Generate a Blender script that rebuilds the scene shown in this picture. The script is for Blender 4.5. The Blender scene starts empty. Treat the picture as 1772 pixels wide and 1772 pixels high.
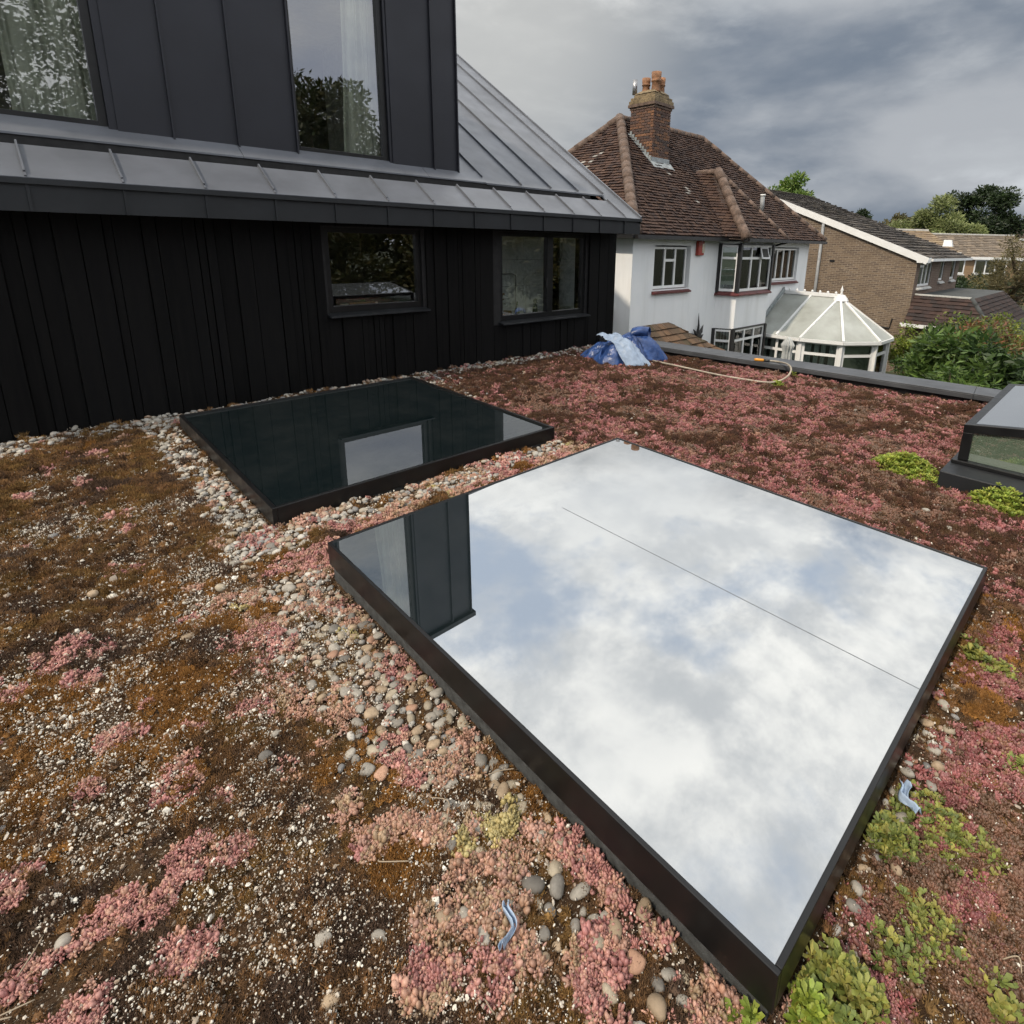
import bpy, bmesh, math, random
import numpy as np
from mathutils import Matrix, Vector
random.seed(7); rng = np.random.default_rng(7)
S = bpy.context.scene

# ------------------------------------------------------------------ camera
F, CX, CY, PW = 972.08, 984.55, 665.09, 1772.0           # solved from the photograph's vanishing points
def _rot(a, b, c):
    ca, sa, cb, sb, cc, sc = math.cos(a), math.sin(a), math.cos(b), math.sin(b), math.cos(c), math.sin(c)
    return (np.array([[ca, -sa, 0], [sa, ca, 0], [0, 0, 1]]) @ np.array([[1, 0, 0], [0, cb, -sb], [0, sb, cb]])
            @ np.array([[cc, 0, sc], [0, 1, 0], [-sc, 0, cc]]))
CM = _rot(-0.78616, -0.25066, -0.0229)
CAM = np.array([0, 0, 1.6])
cam = bpy.data.cameras.new('camera'); co = bpy.data.objects.new('camera', cam); S.collection.objects.link(co)
cam.sensor_width = 36; cam.lens = 36 * F / PW; cam.clip_start = .05; cam.clip_end = 2000
cam.shift_x = (PW / 2 - CX) / PW; cam.shift_y = -(PW / 2 - CY) / PW
R3 = Matrix(((CM[0][0], CM[0][2], -CM[0][1]), (CM[1][0], CM[1][2], -CM[1][1]), (CM[2][0], CM[2][2], -CM[2][1])))
co.matrix_world = Matrix.Translation(CAM) @ R3.to_4x4()
S.camera = co
def ray(x, y): return CM @ np.array([(x - CX) / F, 1, -(y - CY) / F])
def gz(x, y, z): d = ray(x, y); return CAM + d * ((z - CAM[2]) / d[2])
def gy(x, y, Y): d = ray(x, y); return CAM + d * ((Y - CAM[1]) / d[1])
def gx(x, y, X): d = ray(x, y); return CAM + d * ((X - CAM[0]) / d[0])
def gd(x, y, D): return CAM + ray(x, y) * D
def project(P):
    v = (np.asarray(P, float) - CAM) @ CM
    w = np.where(np.abs(v[..., 1]) < 1e-6, 1e-6, v[..., 1])
    return CX + F * v[..., 0] / w, CY - F * v[..., 2] / w, v[..., 1]

# ------------------------------------------------------------------ world, sun, exposure
SUN_EL, SUN_FROM = math.radians(45), Vector((-1, .03, 0)).normalized()
W = bpy.data.worlds.new('World'); S.world = W; W.use_nodes = True
nt = W.node_tree; N = nt.nodes; L = nt.links; N.clear()
def nd(t, **k):
    n = N.new(t)
    for a, b in k.items():
        if a.startswith('i_'): n.inputs[int(a[2:])].default_value = b
        else: setattr(n, a, b)
    return n
def math_(op, a, b=None, clamp=False):
    n = nd('ShaderNodeMath', operation=op, use_clamp=clamp)
    for i, v in enumerate((a, b)):
        if v is None: continue
        if hasattr(v, 'links'): L.new(v, n.inputs[i])
        else: n.inputs[i].default_value = v
    return n.outputs[0]
def mixc(f, a, b):
    n = nd('ShaderNodeMix', data_type='RGBA')
    for s, v in ((n.inputs[0], f), (n.inputs[6], a), (n.inputs[7], b)):
        if hasattr(v, 'links'): L.new(v, s)
        else: s.default_value = v if not isinstance(v, tuple) else (*v, 1)
    return n.outputs[2]
def smooth(v, a, b):
    n = nd('ShaderNodeMapRange', interpolation_type='SMOOTHSTEP')
    L.new(v, n.inputs[0]); n.inputs[1].default_value = a; n.inputs[2].default_value = b
    return n.outputs[0]
def noise(vec, scale, detail=6, rough=.55, dist=0.):
    n = nd('ShaderNodeTexNoise'); L.new(vec, n.inputs['Vector'])
    n.inputs['Scale'].default_value = scale; n.inputs['Detail'].default_value = detail
    n.inputs['Roughness'].default_value = rough; n.inputs['Distortion'].default_value = dist
    return n.outputs[0]
tc = nd('ShaderNodeTexCoord'); sep = nd('ShaderNodeSeparateXYZ'); L.new(tc.outputs['Generated'], sep.inputs[0])
dx, dy, dz = sep.outputs
den = math_('ADD', math_('MAXIMUM', dz, 0.0), .16)
cmb = nd('ShaderNodeCombineXYZ'); L.new(math_('DIVIDE', dx, den), cmb.inputs[0]); L.new(math_('DIVIDE', dy, den), cmb.inputs[1])
cv = cmb.outputs[0]                                           # a flat cloud layer seen in perspective
sky = nd('ShaderNodeTexSky', sky_type='NISHITA', sun_disc=False)
sky.sun_elevation = SUN_EL; sky.sun_rotation = math.atan2(SUN_FROM.x, SUN_FROM.y); sky.air_density = 1.2; sky.dust_density = 2
skyc = nd('ShaderNodeVectorMath', operation='SCALE'); L.new(sky.outputs[0], skyc.inputs[0]); skyc.inputs[3].default_value = .13
blue = mixc(.78, skyc.outputs[0], (1.02, 1.16, 1.36))
# upper, broken bright cloud with blue gaps
n1 = noise(cv, 1.7, 13, .58, .12)
n2 = noise(cv, 3.8, 12, .62, .1)
body = mixc(smooth(n2, .36, .64), (1.14, 1.17, 1.19), (2.0, 1.96, 1.86))
body = mixc(math_('MULTIPLY', smooth(noise(cv, .9, 4), .40, .62), .75), body, (1.36, 1.38, 1.38))
upper = mixc(smooth(n1, .35, .48), blue, body)
# low, heavy grey cloud deck with long streaks
mp = nd('ShaderNodeMapping'); L.new(tc.outputs['Generated'], mp.inputs[0]); mp.inputs['Scale'].default_value = (1, 1, 2.6)
s1 = noise(mp.outputs[0], 2.3, 7, .50, .15); s2 = noise(mp.outputs[0], 5.2, 7, .55, .1)
low = mixc(smooth(s1, .38, .62), (.185, .225, .285), (.44, .465, .50))
low = mixc(math_('MULTIPLY', smooth(s2, .44, .70), .55), low, (.54, .57, .60))
va = nd('ShaderNodeVectorMath', operation='DOT_PRODUCT'); L.new(tc.outputs['Generated'], va.inputs[0])
a_ = ray(760, -60); va.inputs[1].default_value = tuple(a_ / np.linalg.norm(a_))
low = mixc(math_('MULTIPLY', smooth(va.outputs['Value'], .90, 1.0), .75), low, (.66, .66, .635))
# a few bright breaks close to the horizon
hz = math_('MULTIPLY', smooth(s2, .55, .68), math_('MULTIPLY', smooth(dz, .02, .05), math_('SUBTRACT', 1.0, smooth(dz, .07, .12))))
low = mixc(math_('MULTIPLY', hz, .7), low, (.72, .76, .80))
low = mixc(math_('MULTIPLY', smooth(math_('MULTIPLY', dy, -1.0), .05, .6), .92), low, mixc(smooth(s1, .35, .62), (.86, .93, 1.12), (1.30, 1.30, 1.30)))   # the sky clears behind the camera
t_el = smooth(math_('ADD', dz, math_('MULTIPLY', math_('SUBTRACT', n1, .5), .26)), .32, .49)
full = mixc(t_el, low, upper)
bg = nd('ShaderNodeBackground'); L.new(full, bg.inputs[0]); bg.inputs[1].default_value = 1.0
out = nd('ShaderNodeOutputWorld'); L.new(bg.outputs[0], out.inputs[0])
sl = bpy.data.lights.new('sun', 'SUN'); sl.energy = 3.2; sl.angle = math.radians(1.5); sl.color = (1, .86, .68)
so = bpy.data.objects.new('sun', sl); S.collection.objects.link(so)
so.rotation_euler = (SUN_FROM * math.cos(SUN_EL) + Vector((0, 0, math.sin(SUN_EL)))).to_track_quat('Z', 'Y').to_euler()
S.view_settings.view_transform = 'Standard'; S.view_settings.look = 'None'
S.view_settings.exposure = 0; S.view_settings.gamma = 1
S.render.engine = 'CYCLES'; S.cycles.use_denoising = True; S.cycles.use_adaptive_sampling = True; S.cycles.adaptive_threshold = .03; S.cycles.use_light_tree = False; S.cycles.max_bounces = 5; S.cycles.diffuse_bounces = 2; S.cycles.glossy_bounces = 4; S.cycles.transparent_max_bounces = 8
S.cycles.caustics_reflective = False; S.cycles.caustics_refractive = False

# ------------------------------------------------------------------ helpers
COL = S.collection
def tag(o, label=None, cat=None, group=None, kind=None):
    for k, v in (('label', label), ('category', cat), ('group', group), ('kind', kind)):
        if v: o[k] = v
    return o
def thing(name, label, cat, loc=(0, 0, 0), group=None):
    o = bpy.data.objects.new(name, None); COL.objects.link(o); o.location = loc; o.empty_display_size = .1
    bpy.context.view_layer.update()
    return tag(o, label, cat, group)
def link(name, me, mat=None, parent=None):
    o = bpy.data.objects.new(name, me); COL.objects.link(o)
    if mat and not me.materials: me.materials.append(mat)
    if parent:
        o.parent = parent
        if parent.type == 'EMPTY': o.matrix_parent_inverse = Matrix.Translation(-parent.location)
    return o
class MB:
    def __init__(s): s.v = []; s.f = []
    def quad(s, *p):
        n = len(s.v); s.v += [tuple(map(float, q)) for q in p]; s.f.append(tuple(range(n, n + len(p)))); return s
    def hexa(s, p):                                            # 8 points: bottom ring 4, top ring 4
        n = len(s.v); s.v += [tuple(map(float, q)) for q in p]
        for f in ((3, 2, 1, 0), (4, 5, 6, 7), (0, 1, 5, 4), (1, 2, 6, 5), (2, 3, 7, 6), (3, 0, 4, 7)):
            s.f.append(tuple(n + i for i in f))
        return s
    def box(s, x0, x1, y0, y1, z0, z1):
        return s.hexa([(x0, y0, z0), (x1, y0, z0), (x1, y1, z0), (x0, y1, z0), (x0, y0, z1), (x1, y0, z1), (x1, y1, z1), (x0, y1, z1)])
    def lbox(s, O, U, Nn, u0, u1, n0, n1, z0, z1):             # box in a wall's frame: along U, outward Nn, up
        O, U, Nn = map(np.array, (O, U, Nn)); P = lambda u, n, z: O + U * u + Nn * n + np.array([0, 0, z])
        return s.hexa([P(u0, n1, z0), P(u1, n1, z0), P(u1, n0, z0), P(u0, n0, z0), P(u0, n1, z1), P(u1, n1, z1), P(u1, n0, z1), P(u0, n0, z1)])
    def bar(s, a, b, w, h, up=(0, 0, 1)):
        a, b, up = map(lambda q: np.array(q, float), (a, b, up)); d = b - a; d /= np.linalg.norm(d)
        r = np.cross(d, up); r /= np.linalg.norm(r); u = np.cross(r, d)
        return s.hexa([a - r * w / 2 - u * h / 2, a + r * w / 2 - u * h / 2, b + r * w / 2 - u * h / 2, b - r * w / 2 - u * h / 2,
                       a - r * w / 2 + u * h / 2, a + r * w / 2 + u * h / 2, b + r * w / 2 + u * h / 2, b - r * w / 2 + u * h / 2])
    def tube(s, pts, r, n=8, cap=True):
        pts = [np.array(p, float) for p in pts]; rs = r if hasattr(r, '__len__') else [r] * len(pts); base = len(s.v)
        ref = np.array([.31, .17, .93])
        for i, p in enumerate(pts):
            d = pts[min(i + 1, len(pts) - 1)] - pts[max(i - 1, 0)]; d /= np.linalg.norm(d) + 1e-9
            a = np.cross(d, ref); a /= np.linalg.norm(a) + 1e-9; b = np.cross(d, a)
            for k in range(n):
                t = 2 * math.pi * k / n; s.v.append(tuple(p + (a * math.cos(t) + b * math.sin(t)) * rs[i]))
        for i in range(len(pts) - 1):
            for k in range(n):
                q = base + i * n; s.f.append((q + k, q + (k + 1) % n, q + n + (k + 1) % n, q + n + k))
        if cap:
            s.f.append(tuple(base + k for k in range(n))[::-1]); s.f.append(tuple(base + (len(pts) - 1) * n + k for k in range(n)))
        return s
    def lathe(s, c, prof, n=16):
        return s.tube([(c[0], c[1], c[2] + z) for r, z in prof], [r for r, z in prof], n)
    def build(s, name, mat, parent=None, smooth=False, bevel=0):
        me = bpy.data.meshes.new(name); me.from_pydata(s.v, [], s.f); me.update()
        if smooth: me.shade_smooth()
        o = link(name, me, mat, parent)
        if bevel:
            m = o.modifiers.new('bevel', 'BEVEL'); m.width = bevel; m.segments = 2; m.limit_method = 'ANGLE'
        return o
def npmesh(name, v, f, mat, parent=None, col=None, smooth=False):  # v (n,3), f (m,k) numpy, col per vertex
    me = bpy.data.meshes.new(name); k = f.shape[1]
    me.vertices.add(len(v)); me.vertices.foreach_set('co', np.ascontiguousarray(v, np.float32).ravel())
    me.loops.add(f.size); me.loops.foreach_set('vertex_index', f.astype(np.int32).ravel())
    me.polygons.add(len(f)); me.polygons.foreach_set('loop_start', np.arange(0, f.size, k, dtype=np.int32))
    if col is not None:
        a = me.attributes.new('col', 'FLOAT_COLOR', 'POINT'); c4 = np.ones((len(v), 4), np.float32); c4[:, :3] = col; a.data.foreach_set('color', c4.ravel())
    me.update(calc_edges=True); me.validate()
    if smooth: me.shade_smooth()
    return link(name, me, mat, parent)

# numpy noise
def _h(i, j, s):
    n = (i * 374761393 + j * 668265263 + s * 974634533) & 0xffffffff
    n = ((n ^ (n >> 13)) * 1274126177) & 0xffffffff
    return ((n ^ (n >> 16)) & 0xffff) / 65535.0
def vnoise(x, y, s=0):
    xi = np.floor(x).astype(np.int64); yi = np.floor(y).astype(np.int64); fx, fy = x - xi, y - yi
    fx = fx * fx * (3 - 2 * fx); fy = fy * fy * (3 - 2 * fy)
    a, b, c, d = _h(xi, yi, s), _h(xi + 1, yi, s), _h(xi, yi + 1, s), _h(xi + 1, yi + 1, s)
    return (a * (1 - fx) + b * fx) * (1 - fy) + (c * (1 - fx) + d * fx) * fy
def fbm(x, y, s=0, o=4):
    r = 0; a = .5; t = 0
    for k in range(o): r = r + a * vnoise(x * 2 ** k, y * 2 ** k, s + k * 17); t += a; a *= .55
    return r / t
def bumps(x, y, cell, s, rmin=.35, rmax=.75):                    # rounded moss cushions
    xi = np.floor(x / cell).astype(np.int64); yi = np.floor(y / cell).astype(np.int64); h = np.zeros_like(x)
    for i in (-1, 0, 1):
        for j in (-1, 0, 1):
            cx, cy = xi + i, yi + j
            px, py = (cx + _h(cx, cy, s)) * cell, (cy + _h(cx, cy, s + 1)) * cell
            r = (rmin + (rmax - rmin) * _h(cx, cy, s + 2)) * cell
            q = 1 - ((x - px) ** 2 + (y - py) ** 2) / r ** 2
            h = np.maximum(h, np.where(q > 0, np.sqrt(np.maximum(q, 0)) * (.4 + .6 * _h(cx, cy, s + 3)), 0))
    return h
def sstep(a, b, x): t = np.clip((x - a) / (b - a), 0, 1); return t * t * (3 - 2 * t)

# ------------------------------------------------------------------ materials
class NG:
    def __init__(s, name):
        s.m = bpy.data.materials.new(name); s.m.use_nodes = True; s.t = s.m.node_tree; s.N = s.t.nodes; s.L = s.t.links; s.N.clear()
        s.out = s.N.new('ShaderNodeOutputMaterial')
    def n(s, t, **k):
        x = s.N.new(t)
        for a, b in k.items(): setattr(x, a, b)
        return x
    def put(s, sock, v):
        if hasattr(v, 'links'): s.L.new(v, sock)
        elif isinstance(v, tuple) and len(v) == 3 and sock.type == 'RGBA': sock.default_value = (*v, 1)
        else: sock.default_value = v
    def noise(s, scale, detail=4, rough=.55, obj=True, stretch=None, dist=0):
        c = s.n('ShaderNodeTexCoord').outputs['Object'] if obj else s.n('ShaderNodeNewGeometry').outputs['Position']
        if stretch:
            m = s.n('ShaderNodeMapping'); s.L.new(c, m.inputs[0]); m.inputs['Scale'].default_value = stretch; c = m.outputs[0]
        x = s.n('ShaderNodeTexNoise'); s.L.new(c, x.inputs['Vector'])
        for k, v in (('Scale', scale), ('Detail', detail), ('Roughness', rough), ('Distortion', dist)): x.inputs[k].default_value = v
        return x.outputs[0]
    def ramp(s, f, *stops):
        r = s.n('ShaderNodeValToRGB'); s.L.new(f, r.inputs[0]); e = r.color_ramp.elements
        while len(e) < len(stops): e.new(.5)
        for q, (p, c) in zip(e, stops): q.position = p; q.color = (*c, 1) if len(c) == 3 else c
        return r.outputs[0]
    def mix(s, f, a, b, mode='MIX'):
        x = s.n('ShaderNodeMix', data_type='RGBA', blend_type=mode); s.put(x.inputs[0], f); s.put(x.inputs[6], a); s.put(x.inputs[7], b); return x.outputs[2]
    def mul(s, a, b):
        x = s.n('ShaderNodeMath', operation='MULTIPLY'); s.put(x.inputs[0], a); s.put(x.inputs[1], b); return x.outputs[0]
    def bump(s, h, strength=.3, dist=.01):
        b = s.n('ShaderNodeBump'); s.L.new(h, b.inputs['Height']); b.inputs['Strength'].default_value = strength; b.inputs['Distance'].default_value = dist; return b.outputs[0]
    def pbr(s, base, rough=.6, metal=0., bump=None, spec=None, **k):
        p = s.n('ShaderNodeBsdfPrincipled'); s.put(p.inputs['Base Color'], base); s.put(p.inputs['Roughness'], rough); s.put(p.inputs['Metallic'], metal)
        if bump is not None: s.L.new(bump, p.inputs['Normal'])
        if spec is not None: s.put(p.inputs['Specular IOR Level'], spec)
        for a, b in k.items(): s.put(p.inputs[a], b)
        s.L.new(p.outputs[0], s.out.inputs[0]); return s.m
MT = {}
def plain(name, c, rough=.6, metal=0., var=.18, scale=6, bs=.12, bd=.004, spec=None, fine=60, stretch=None):
    g = NG(name); f = g.noise(scale, 5, .6, False, stretch); c2 = tuple(max(0, q * (1 - var * 1.6)) for q in c); c1 = tuple(q * (1 + var) for q in c)
    MT[name] = g.pbr(g.ramp(f, (.3, c2), (.7, c1)), g.ramp(g.noise(scale * 2.3, 3, .5, False), (.3, (rough * .85,) * 3), (.7, (min(1, rough * 1.12),) * 3)), metal,
                     g.bump(g.noise(fine, 3, .6, False, stretch), bs, bd), spec)
    return MT[name]
plain('zinc', (.128, .138, .160), .5, .25, .16, 1.6, .05, .003, fine=9)
plain('zinc_wall', (.017, .0185, .026), .5, .3, .12, 1.3, .05, .003, fine=9)
plain('zinc_dark', (.021, .0235, .027), .5, .4, .14, 2, .05, .003, fine=9)
plain('black_metal', (.0085, .0088, .0098), .38, .3, .25, 5, .04, .001, fine=90)
plain('gutter_black', (.006, .006, .007), .7, 0, .1)
plain('coping', (.075, .08, .088), .5, .35, .2, 3, .06, .002)
plain('upstand', (.05, .053, .053), .85, 0, .35, 30, .5, .004, fine=220)
plain('silicone', (.02, .02, .02), .6); plain('glass_line', (.16, .17, .18), .6)
plain('white_pvc', (.74, .75, .75), .35, 0, .04, 3, .02)
plain('interior_dark', (.06, .06, .055), .9)
plain('interior_grey', (.12, .12, .11), .9); plain('interior_white', (.6, .6, .56), .8)
plain('curtain', (.62, .65, .55), .9, 0, .12, 4, .25, .004, fine=120)
plain('blind', (.36, .38, .30), .8, 0, .08)
plain('net', (.5, .52, .5), .9, 0, .15, 9)
plain('red_sill', (.10, .022, .022), .55, 0, .25, 8)
plain('black_paint', (.012, .012, .013), .45)
plain('red_box', (.32, .035, .02), .45); plain('box_white', (.6, .55, .45), .5)
plain('lead', (.27, .30, .31), .55, .2, .25, 6, .2)
plain('mortar', (.38, .33, .26), .9, 0, .2, 25, .4)
plain('hip', (.125, .085, .065), .85, 0, .35, 9, .4, .01, fine=35)
plain('pot', (.27, .135, .07), .8, 0, .4, 7, .3, .008, fine=30)
plain('pot_rim', (.20, .15, .085), .9, 0, .4, 9, .3, .008, fine=30)
plain('steel', (.35, .35, .36), .35, .8)
plain('felt', (.05, .055, .055), .85, 0, .2, 2, .2)
plain('grey_pipe', (.26, .27, .28), .5)
plain('tarp_pale', (.24, .31, .42), .5, 0, .15, 14, .35, .01, fine=45)
plain('hose', (.33, .29, .23), .5); plain('orange', (.62, .26, .02), .45); plain('black_rubber', (.02, .02, .02), .5)
plain('scrap', (.30, .39, .52), .6, 0, .2, 20)
plain('bark', (.10, .075, .05), .9, 0, .35, 5, .6, .03, fine=20)
plain('parasol', (.42, .44, .44), .8, 0, .15, 12)
plain('iron', (.025, .025, .025), .6)
plain('bottle', (.06, .09, .05), .15, 0, .1); plain('leaf_brown', (.16, .10, .03), .7, 0, .3, 20)
plain('twig', (.30, .24, .17), .8)
plain('paper', (.55, .52, .42), .7, 0, .2, 15)
plain('stone_sill', (.5, .5, .48), .8)
g = NG('tarp_blue'); MT['tarp_blue'] = g.pbr(g.ramp(g.noise(9, 4), (.3, (.012, .03, .10)), (.7, (.035, .085, .26))), .33, 0, g.bump(g.noise(28, 4), .35, .015))
g = NG('timber')                                                   # charred vertical boards
f = g.noise(5, 6, .65, True, (6, 6, .35)); oi = g.n('ShaderNodeObjectInfo').outputs['Random']
c = g.mix(oi, (.0022, .0023, .0026), (.0055, .0055, .006)); c = g.mix(g.ramp(f, (.35, (0, 0, 0)), (.75, (1, 1, 1))), c, (.0075, .0072, .007))
MT['timber'] = g.pbr(c, .62, 0, g.bump(g.noise(40, 5, .65, True, (6, 6, .25)), .5, .004), .10)
def glass(name, base, tint, interior=None, rough=.0, dust=False):
    g = NG(name); fr = g.n('ShaderNodeFresnel'); fr.inputs[0].default_value = 1.5
    mr = g.n('ShaderNodeMapRange'); g.L.new(fr.outputs[0], mr.inputs[0]); mr.inputs[1].default_value = .04; mr.inputs[3].default_value = base; mr.inputs[4].default_value = 1
    gl = g.n('ShaderNodeBsdfGlossy'); gl.inputs['Color'].default_value = (.97, .985, 1, 1); gl.inputs['Roughness'].default_value = rough
    if dust:
        f_ = g.noise(3.5, 8, .7, False); f2_ = g.noise(160, 2, .5, False); gl.inputs['Roughness'].default_value = .004
    if interior is None:
        tr = g.n('ShaderNodeBsdfTransparent'); tr.inputs[0].default_value = (*tint, 1); a = tr.outputs[0]
    else:
        tr = g.n('ShaderNodeBsdfDiffuse'); tr.inputs[0].default_value = (*interior, 1); a = tr.outputs[0]
    mx = g.n('ShaderNodeMixShader'); g.L.new(mr.outputs[0], mx.inputs[0]); g.L.new(a, mx.inputs[1]); g.L.new(gl.outputs[0], mx.inputs[2]); sh = mx.outputs[0]
    if dust:                                                          # thin uneven film of dust and dried drops
        df = g.n('ShaderNodeBsdfDiffuse'); df.inputs[0].default_value = (.42, .41, .38, 1); fa = g.ramp(f_, (.40, (.0005,) * 3), (.72, (.012,) * 3)); fb = g.ramp(f2_, (.70, (0, 0, 0)), (.78, (.05, .05, .05)))
        ad = g.n('ShaderNodeMath', operation='ADD'); g.L.new(fa, ad.inputs[0]); g.L.new(fb, ad.inputs[1]); m2 = g.n('ShaderNodeMixShader'); g.L.new(ad.outputs[0], m2.inputs[0]); g.L.new(sh, m2.inputs[1]); g.L.new(df.outputs[0], m2.inputs[2]); sh = m2.outputs[0]
    g.L.new(sh, g.out.inputs[0]); MT[name] = g.m
glass('roof_glass', .47, None, (.009, .015, .017), dust=True); glass('roof_glass_dark', .40, None, (.005, .010, .0115), dust=True)
glass('win_glass', .24, (.93, .96, .94)); glass('house_glass', .07, (.85, .9, .88)); glass('hatch_glass', .30, None, (.10, .14, .10))
glass('hatch_top', .45, None, (.12, .13, .14))
g = NG('polycarb'); p = g.n('ShaderNodeBsdfPrincipled'); p.inputs['Base Color'].default_value = (.33, .35, .31, 1); p.inputs['Roughness'].default_value = .35
f = g.noise(1.4, 5, .6, False); g.L.new(g.ramp(f, (.3, (.25, .26, .235)), (.7, (.36, .38, .36))), p.inputs['Base Color']); g.L.new(p.outputs[0], g.out.inputs[0]); MT['polycarb'] = g.m
g = NG('marble'); f = g.noise(2.2, 8, .62, False, None, 2.2)
MT['marble'] = g.pbr(g.ramp(f, (.35, (.42, .45, .43)), (.5, (.66, .69, .67)), (.62, (.5, .53, .51))), .3)
g = NG('render'); f = g.noise(.8, 6, .6, False); st = g.noise(3, 5, .6, False, (1, 1, .12))
MT['render'] = g.pbr(g.mix(g.ramp(st, (.5, (0, 0, 0)), (.8, (.5, .5, .5))), g.ramp(f, (.3, (.72, .745, .77)), (.7, (.80, .81, .82))), (.55, .56, .55)), .85, 0, g.bump(g.noise(45, 4, .6, False), .25, .006))
def brickmat(name, c1, c2, mort, axis):
    g = NG(name); ge = g.n('ShaderNodeNewGeometry'); sp = g.n('ShaderNodeSeparateXYZ'); g.L.new(ge.outputs['Position'], sp.inputs[0])
    cb = g.n('ShaderNodeCombineXYZ'); g.L.new(sp.outputs['Y' if axis == 'Y' else 'X'], cb.inputs[0]); g.L.new(sp.outputs['Z'], cb.inputs[1])
    b = g.n('ShaderNodeTexBrick'); g.L.new(cb.outputs[0], b.inputs[0])
    for k, v in (('Scale', 1.), ('Brick Width', .225), ('Row Height', .075), ('Mortar Size', .011), ('Mortar Smooth', .2), ('Bias', 0.)): b.inputs[k].default_value = v
    b.inputs['Color1'].default_value = (*c1, 1); b.inputs['Color2'].default_value = (*c2, 1); b.inputs['Mortar'].default_value = (*mort, 1)
    col = g.mix(g.ramp(g.noise(1.1, 6, .65, False), (.35, (0, 0, 0)), (.7, (.7, .7, .7))), b.outputs['Color'], tuple(q * .62 for q in c1))
    col = g.mix(g.ramp(g.noise(8, 3, .6, False), (.62, (0, 0, 0)), (.72, (.5, .5, .5))), col, (.38, .32, .24))
    MT[name] = g.pbr(col, .9, 0, g.bump(b.outputs['Fac'], -.6, .01))
brickmat('brick_gable', (.19, .135, .09), (.085, .06, .048), (.27, .23, .18), 'Y')
brickmat('brick_front', (.16, .10, .075), (.11, .075, .06), (.2, .17, .13), 'X')
brickmat('brick_far', (.30, .19, .10), (.24, .14, .075), (.3, .24, .17), 'X')
def attrmat(name, rough=.7, inst=False, trans=0., bs=.3, bf=120, spec=None, var=.25):
    g = NG(name); a = g.n('ShaderNodeAttribute', attribute_type='INSTANCER' if inst else 'GEOMETRY'); a.attribute_name = 'col'
    f = g.noise(bf * .4, 3, .6, True); c = g.mix(1.0, a.outputs['Color'], g.ramp(f, (.3, (1 - var,) * 3), (.7, (1 + var * .6,) * 3)), 'MULTIPLY')
    m = g.pbr(c, rough, 0, g.bump(g.noise(bf, 3, .6, True), bs, .003), spec)
    if trans:
        p = [q for q in g.N if q.type == 'BSDF_PRINCIPLED'][0]; tl = g.n('ShaderNodeBsdfTranslucent'); g.L.new(c, tl.inputs[0])
        mx = g.n('ShaderNodeMixShader'); mx.inputs[0].default_value = trans; g.L.new(p.outputs[0], mx.inputs[1]); g.L.new(tl.outputs[0], mx.inputs[2]); g.L.new(mx.outputs[0], g.out.inputs[0])
    MT[name] = m
attrmat('leaf', .55, False, .3, .05); attrmat('tile', .85, False, 0, .4, 25, .25, .12); attrmat('sedum_inst', .5, True, 0, .1, 200)
attrmat('moss_inst', .95, True, 0, .3, 300, .1, .4); attrmat('grit_inst', .8, True, 0, .3, 300, .2); attrmat('pebble_attr', .7, True, 0, .15, 60, .3, .2); attrmat('brick_attr', .9, False, 0, .5, 40, .2)
PEB = {'pale grey': (.31, .285, .245), 'grey': (.21, .195, .172), 'cream': (.35, .30, .225), 'tan': (.33, .25, .17), 'peach': (.37, .22, .15), 'dark grey': (.155, .143, .128)}
for k_, c_ in PEB.items():
    g = NG('pebble ' + k_); r = g.n('ShaderNodeObjectInfo').outputs['Random']
    c = g.mix(r, tuple(q * .78 for q in c_), tuple(q * 1.15 for q in c_)); c = g.mix(g.ramp(g.noise(1.6, 6, .65), (.42, (0, 0, 0)), (.7, (.75, .75, .75))), c, tuple(q * .6 for q in c_))
    c = g.mix(g.ramp(g.noise(9, 4, .7), (.58, (0, 0, 0)), (.7, (.4, .4, .4))), c, (.14, .12, .09)); MT['pebble ' + k_] = g.pbr(c, .68, 0, g.bump(g.noise(12, 4, .6), .15, .03), .3)
g = NG('soil'); f1 = g.noise(2.4, 7, .6, False); f2 = g.noise(26, 8, .72, False); f3 = g.noise(190, 3, .6, False)
c = g.ramp(f2, (.3, (.030, .019, .013)), (.48, (.070, .044, .026)), (.62, (.125, .070, .030)), (.75, (.15, .09, .042)))
c = g.mix(g.ramp(f1, (.42, (0, 0, 0)), (.62, (.75, .75, .75))), c, (.052, .030, .016)); c = g.mix(g.ramp(f3, (.6, (0, 0, 0)), (.66, (.9, .9, .9))), c, (.28, .24, .19))
MT['soil'] = g.pbr(c, .95, 0, g.bump(g.noise(160, 5, .7, False), .9, .012), .1)
g = NG('grass'); MT['grass'] = g.pbr(g.ramp(g.noise(1.5, 6, .6, False), (.3, (.025, .03, .014)), (.7, (.05, .06, .025))), .9, 0, g.bump(g.noise(20, 5, .6, False), .6, .05))

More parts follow.
